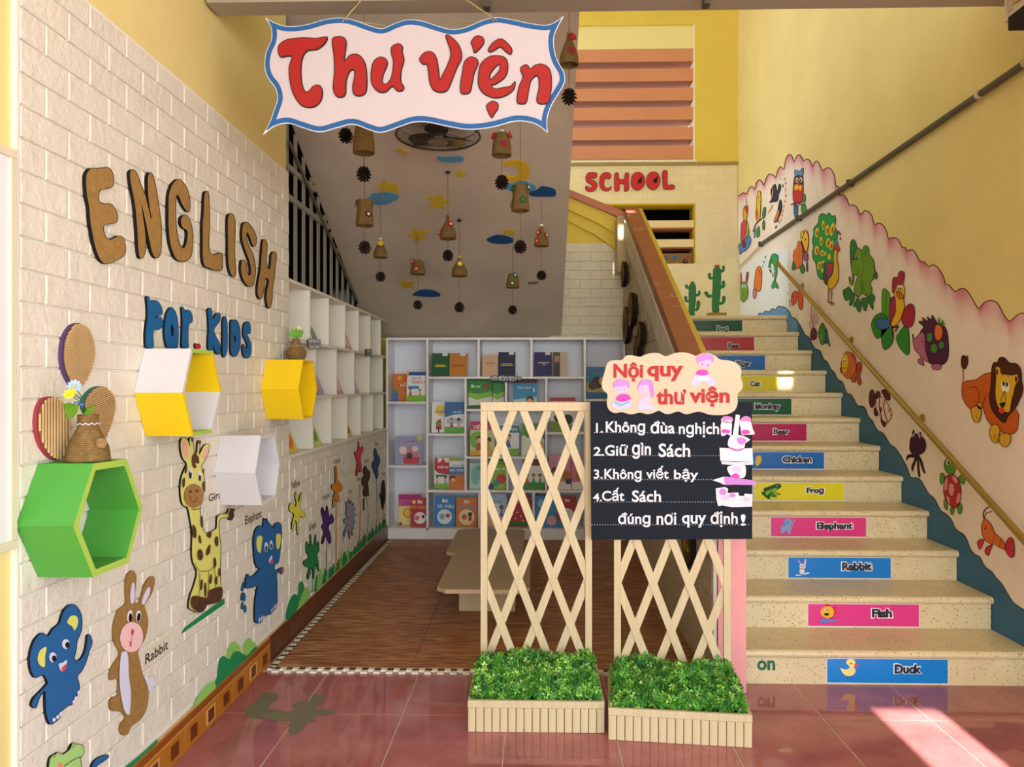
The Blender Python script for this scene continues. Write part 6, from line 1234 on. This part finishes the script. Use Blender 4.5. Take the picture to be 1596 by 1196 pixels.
S_ = FY(Y1+.0216); on = text(B(), S_, 'on', 1180, 1029.5, 1208, 1045, mt('#1d6a4c', .6), .03, .0005, .002).obj('riser_lettering', None, 'small green letters on at the left of the bottom stair riser', 'lettering')
# ================================================================== UNDER THE SOFFIT: stars, clouds, moon
F1, F2, F3 = (440, 180, 3.325), (520, 250, 4.983), (700, 180, 3.985)
S0 = SOF.off(.0015)
def dec(T, nm, o_, col, lab, cat, sharp=False): cutout(nm, S0, T, o_, .006, mt(col, .7), mt(col, .7), (), lab, cat, 'paper stars and clouds on the soffit', sharp=sharp)
STR = '#cdb43a'
dec(F2, 'paper_star', '310,205 375,185 393,142 420,178 510,185 485,210 518,260 430,240 365,252 362,215', STR, 'yellow paper star on the soffit above the light blue cloud, left', 'star', True)
dec(F2, 'paper_star', '715,283 790,290 840,262 855,310 915,332 860,345 855,392 800,362 730,378 765,330', STR, 'yellow paper star in the middle of the soffit', 'star', True)
dec(F2, 'paper_star', '552,585 615,570 615,520 650,550 738,548 695,590 735,620 665,610 635,645 620,598', STR, 'yellow paper star above the short red-spotted bell', 'star', True)
dec(F2, 'paper_star', '490,955 535,950 545,928 570,948 635,950 600,972 630,998 575,988 535,998 535,975', '#c9a52c', 'small yellow star low on the soffit at the left', 'star', True)
dec(F3, 'paper_star', '30,355 55,350 65,328 78,350 108,365 85,372 80,388 58,378 42,388 45,370', STR, 'small yellow star right of the fan', 'star', True)
dec(F3, 'paper_star', '332,715 365,710 375,702 385,712 415,720 395,735 405,750 370,740 335,745 350,728', STR, 'small yellow star above the dark blue cloud, right', 'star', True)
dec(F1, 'paper_star', '583,175 625,170 610,172 650,190 640,210 635,215 625,190', STR, 'yellow star half hidden left of the fan', 'star', True)
dec(F1, 'paper_star', '860,150 890,130 905,125 950,135 930,150 920,175 900,160 875,160', STR, 'yellow star showing through the fan cage', 'star', True)
dec(F3, 'paper_cloud', '345,450 365,430 400,428 420,412 460,408 500,425 535,440 532,465 480,475 420,478 375,468', '#5a9cc8', 'light blue paper cloud under the yellow moon', 'cloud')
dec(F3, 'paper_cloud', '495,490 510,470 540,468 570,445 600,445 640,455 662,470 660,500 620,505 560,505 520,502', '#1f4f86', 'dark blue paper cloud right of the moon', 'cloud')
dec(F3, 'paper_cloud', '232,775 260,758 300,745 340,750 380,760 402,778 380,795 330,800 270,795', '#1f4f86', 'dark blue paper cloud in the lower right of the soffit', 'cloud')
dec(F2, 'paper_cloud', '255,300 285,285 300,260 345,262 400,252 440,255 500,275 502,300 460,320 430,338 370,348 320,345 285,315', '#5a9cc8', 'light blue paper cloud under the left star', 'cloud')
dec(F2, 'paper_cloud', '612,1045 650,1020 700,1008 760,1012 820,1035 825,1055 780,1062 700,1060 640,1055', '#1f4f86', 'dark blue paper cloud at the bottom of the soffit', 'cloud')
dec(F1, 'paper_cloud', '800,215 850,218 930,215 935,240 880,245 820,240', '#5a9cc8', 'light blue paper cloud behind the lower edge of the fan', 'cloud')
dec(F3, 'paper_moon', '332,318 350,290 400,280 450,285 490,310 500,350 480,395 440,415 390,415 345,385 340,370 380,382 420,375 435,350 425,325 390,312 350,318', '#d8b22c', 'yellow paper crescent moon on the soffit', 'moon')
B().tube([S0.at(823, 441, .004), S0.at(839, 440, .004)], .009, mt('#6e6250', .7), 6).obj('cable_stub', None, 'short dark cable stub on the right of the soffit', 'fixture')
# ================================================================== BELL MOBILES
SACK = mt('#80683f', .9, 'burlap'); CONE = mt('#2a1a14', .8); STG = mt('#7c6648', .9)
cn_b = B()
cn_b.lathe((0, 0, 0), [(.001, -.066), (.008, -.055), (.011, -.035), (.009, -.012), (.004, 0)], CONE, 8)
rd = random.Random(2)
for r in range(8):
    for q in range(6):
        a = q*1.047+r*.52; z = -.006-r*.0076; rr = .025*math.sin(math.pi*(r+1.4)/9.8)+.004
        e = Vector((math.cos(a), math.sin(a), 0)); f = Vector((-e.y, e.x, 0)); c = e*.008+Vector((0, 0, z))
        cn_b.add([c+f*.006, c-f*.006, c+e*rr+Vector((0, 0, -.006))-f*.005, c+e*rr+Vector((0, 0, -.006))+f*.005, c+e*rr*.7+Vector((0, 0, .003))], [(0, 1, 4), (1, 2, 4), (2, 3, 4), (3, 0, 4), (0, 3, 2, 1)], CONE)
cone_me = cn_b.mesh('pine_cone')
def mobile(px_, yt, yb, wpx, yc, Y, shape, spots, capc, lab, ys=None, tie=None):
    pl = FY(Y); X = pl.px(px_, yt)[0]; zt_ = pl.px(px_, yt)[1]; zb = pl.px(px_, yb)[1]; zc_ = pl.px(px_, yc)[1]+.026; r = pl.px(px_+wpx/2, yt)[0]-X
    zs = sof_z(Y)-.013; hh = zt_-zb
    t = thing('bell_mobile', lab, 'hanging ornament', (X, Y, zs), 'sackcloth bottle bells hung under the soffit')
    B().tube([(X, Y, zs), (X, Y, zt_+.001)], .0016, STG, 5).obj('string', t)
    B().tube([(X, Y, zb+.01), (X, Y, zc_)], .0016, STG, 5).obj('lower_string', t)
    if shape == 'bottle': pr = [(.010, hh), (.012, hh*.86), (.016, hh*.78), (r*.62, hh*.58), (r*.92, hh*.34), (r, hh*.12), (r*.97, 0), (r*.88, 0), (r*.9, hh*.3)]
    elif shape == 'dome': pr = [(.012, hh), (r*.55, hh*.96), (r*.78, hh*.8), (r*.92, hh*.45), (r, hh*.08), (r*.98, 0), (r*.88, 0), (r*.85, hh*.5)]
    else: pr = [(.006, hh*.99), (r*.86, hh), (r*.9, hh*.9), (r*.84, hh*.6), (r*.93, hh*.3), (r, 0), (r*.9, 0), (r*.8, hh*.7)]
    fine = []
    for (r0_, z0_), (r1_, z1_) in zip(pr, pr[1:]):
        for q in range(3): fine.append((r0_+(r1_-r0_)*q/3+(.0008 if q % 2 else 0), z0_+(z1_-z0_)*q/3))
    fine.append(pr[-1]); fine = fine[::-1]
    B().lathe((X, Y, zb), fine, SACK, 18).obj('bell', t)
    if capc: B().lathe((X, Y, zt_-.006), [(.001, .016), (.011, .016), (.012, 0), (.001, 0)][::-1], mt(capc, .5), 12).obj('bottle_cap', t)
    for (u_, v_, c_, c2) in spots:
        rr = r*(.98 if v_ < .4 else .8 if shape == 'bottle' else .92)
        a = -math.pi/2+u_*1.2; ctr = Vector((X+math.cos(a)*rr, Y+math.sin(a)*rr, zb+hh*v_)); e = Vector((math.cos(a), math.sin(a), .25)).normalized()
        s1 = e.cross(Vector(Z)).normalized(); s2 = s1.cross(e); b = B(); R_ = .021
        P = [ctr+e*.002+(s1*math.cos(q*math.pi/6)+s2*math.sin(q*math.pi/6))*(R_ if q % 2 else R_*.72) for q in range(12)]
        b.add(P+[p+e*.003 for p in P], [tuple(range(12))[::-1], tuple(range(12, 24))]+[(q, (q+1) % 12, 12+(q+1) % 12, 12+q) for q in range(12)], mt(c_, .8))
        P = [ctr+e*.0055+(s1*math.cos(q*math.pi/4)+s2*math.sin(q*math.pi/4))*.0085 for q in range(8)]; b.add(P, [tuple(range(8))], mt(c2, .5)); 
        pch = b.obj('flower_patch', t)
        me = pch.data
    o = bpy.data.objects.new('pine_cone', cone_me); C.objects.link(o); put(o, Vector((X, Y, zc_)), t)
    o.scale = (1.0, 1.0, 1.05) if wpx > 24 else (.95, .95, .95)
    if tie: B().ball((X, Y, zs-.012), .016, mt(tie, .6), 8, .010).obj('ceiling_tie', t)
R_, W_, G_2, P_, Y_ = '#b02428', '#e8e0cc', '#2c5c34', '#4a1c3c', '#d8b42c'
mobile(567, 191, 239, 34, 268, 3.35, 'dome', ((-1.0, .35, R_, W_), (.1, .85, R_, W_)), None, 'bell ornament with red patches half under the sign, left of the fan')
mobile(568.5, 313, 352, 28, 383, 3.9, 'cyl', ((-1.0, .85, P_, W_), (.55, .4, P_, '#e8dc9c')), None, 'cylindrical bell ornament with dark purple flower, near the grille')
mobile(593, 373, 402, 22, 430, 4.60, 'bottle', ((.2, .72, Y_, Y_), (-1.1, .3, Y_, W_)), '#e8e4dc', 'bottle bell ornament with yellow flower and white cap, under the light blue cloud')
mobile(651, 405, 428, 23, 474, 4.96, 'dome', ((-.5, .8, R_, W_), (0, .3, R_, '#e8dc9c')), None, 'short bell ornament with red patches, hung from the star')
mobile(698, 338, 373, 26, 396, 4.45, 'bottle', ((.45, .62, R_, W_), (-.8, .25, R_, W_)), R_, 'bottle bell ornament with red cap and red patches in the middle', tie='#20304c')
mobile(716, 401, 431, 25, 477, 4.83, 'bottle', ((.15, .6, Y_, W_), (-1.2, .3, Y_, W_)), Y_, 'bottle bell ornament with yellow cap and yellow flower, right of centre', tie='#3a1c4c')
mobile(782, 206, 243, 31, 281, 3.55, 'dome', ((.25, .4, R_, '#4a2c6a'), (-.8, .75, R_, R_), (.9, .8, R_, R_)), '#e8e4dc', 'bell ornament with red flowers and white cap, just under the sign at right')
mobile(811, 290, 329, 29, 382, 3.8, 'cyl', ((-.7, .85, G_2, '#3a7a44'), (.9, .9, G_2, W_), (.25, .35, G_2, '#3a7a44'), (-1.2, .25, G_2, G_2)), None, 'cylindrical bell ornament with green flowers, below the moon')
mobile(844, 352, 384, 23, 428, 4.66, 'bottle', ((-.5, .62, R_, '#e8dc9c'), (.8, .5, R_, W_), (-.5, .2, R_, '#e8a04c')), '#e8e4dc', 'bottle bell ornament with red flowers and white cap, farthest right on the soffit')
mobile(799, 426, 449, 21, 482, 4.98, 'dome', ((.35, .8, G_2, '#a8dce8'), (0, .25, G_2, '#c8e86a'), (-1.2, .7, Y_, Y_)), None, 'short bell ornament with green flowers, low at right')
mobile(887, 54, 102, 30, 147, 3.25, 'bottle', ((.2, .35, R_, '#4a2c6a'), (.3, .8, R_, R_)), '#8a7a5c', 'large bell ornament with red flowers right of the hanging sign')
mobile(539, 150, 186, 26, 208, 3.45, 'bottle', ((0, .4, R_, W_),), None, 'pine cone ornament hanging below the lower left of the sign')
# ================================================================== ORBIT FAN
FYc = 3.98; fp_ = FY(FYc); fx, fz = fp_.px(683, 214); fr_ = .232; FMk = mt('#4a4136', .5, metal=.3); FB = mt('#2a241e', .5)
fan = thing('ceiling_fan', 'dark caged orbit fan hung under the sloping soffit', 'fan', (fx, FYc, sof_z(FYc)-.01))
zt_ = sof_z(FYc+.05)
B().tube([(fx, FYc, zt_+.01), (fx, FYc, fz+.07)], .016, FB, 10).obj('down_rod', fan); B().lathe((fx, FYc, fz), [(.001, .02), (.05, .025), (.058, .05), (.045, .10), (.02, .12), (.001, .12)], FB, 18).obj('motor', fan)
B().lathe((fx, FYc, fz), [(.001, -.032), (.055, -.032), (.062, -.026), (.055, -.018), (.001, -.018)], mt('#8a8070', .4), 20).obj('hub_disc', fan)
for q in range(3):
    a0 = q*2.094+.5; b = B(); vs = []
    for s_ in range(7):
        rr = .03+.17*s_/6; w_ = .28+.62*math.sin(math.pi*min(1, (s_+.6)/6.5)); 
        for e in (-1, 1): a = a0+e*w_*.5; vs.append((fx+rr*math.cos(a), FYc+rr*math.sin(a), fz+.01+e*.014))
    vs2 = [(x, y, z+.002) for x, y, z in vs]
    fs = [(2*i, 2*i+1, 2*i+3, 2*i+2) for i in range(6)]; b.add(vs, [f[::-1] for f in fs], FB); b.add(vs2, fs, FB); b.obj('blade', fan)
cg = B()
def ring(r, z, w_): cg.tube([(fx+r*math.cos(2*math.pi*i/36), FYc+r*math.sin(2*math.pi*i/36), z) for i in range(37)], w_, FMk, 5, cap=False)
ring(fr_, fz+.005, .005); ring(fr_*.62, fz-.028, .0014); ring(fr_*.95, fz+.055, .0018); ring(.06, fz-.030, .002)
for i in range(64):
    a = 2*math.pi*i/64; c_, s_ = math.cos(a), math.sin(a); P = [(.058, -.030), (.14, -.029), (.20, -.018), (fr_, .004), (fr_*.97, .04), (.19, .065), (.06, .07)]
    cg.tube([(fx+r*c_, FYc+r*s_, fz+z) for r, z in P], .0011, FMk, 4, cap=False)
cg.obj('cage', fan)
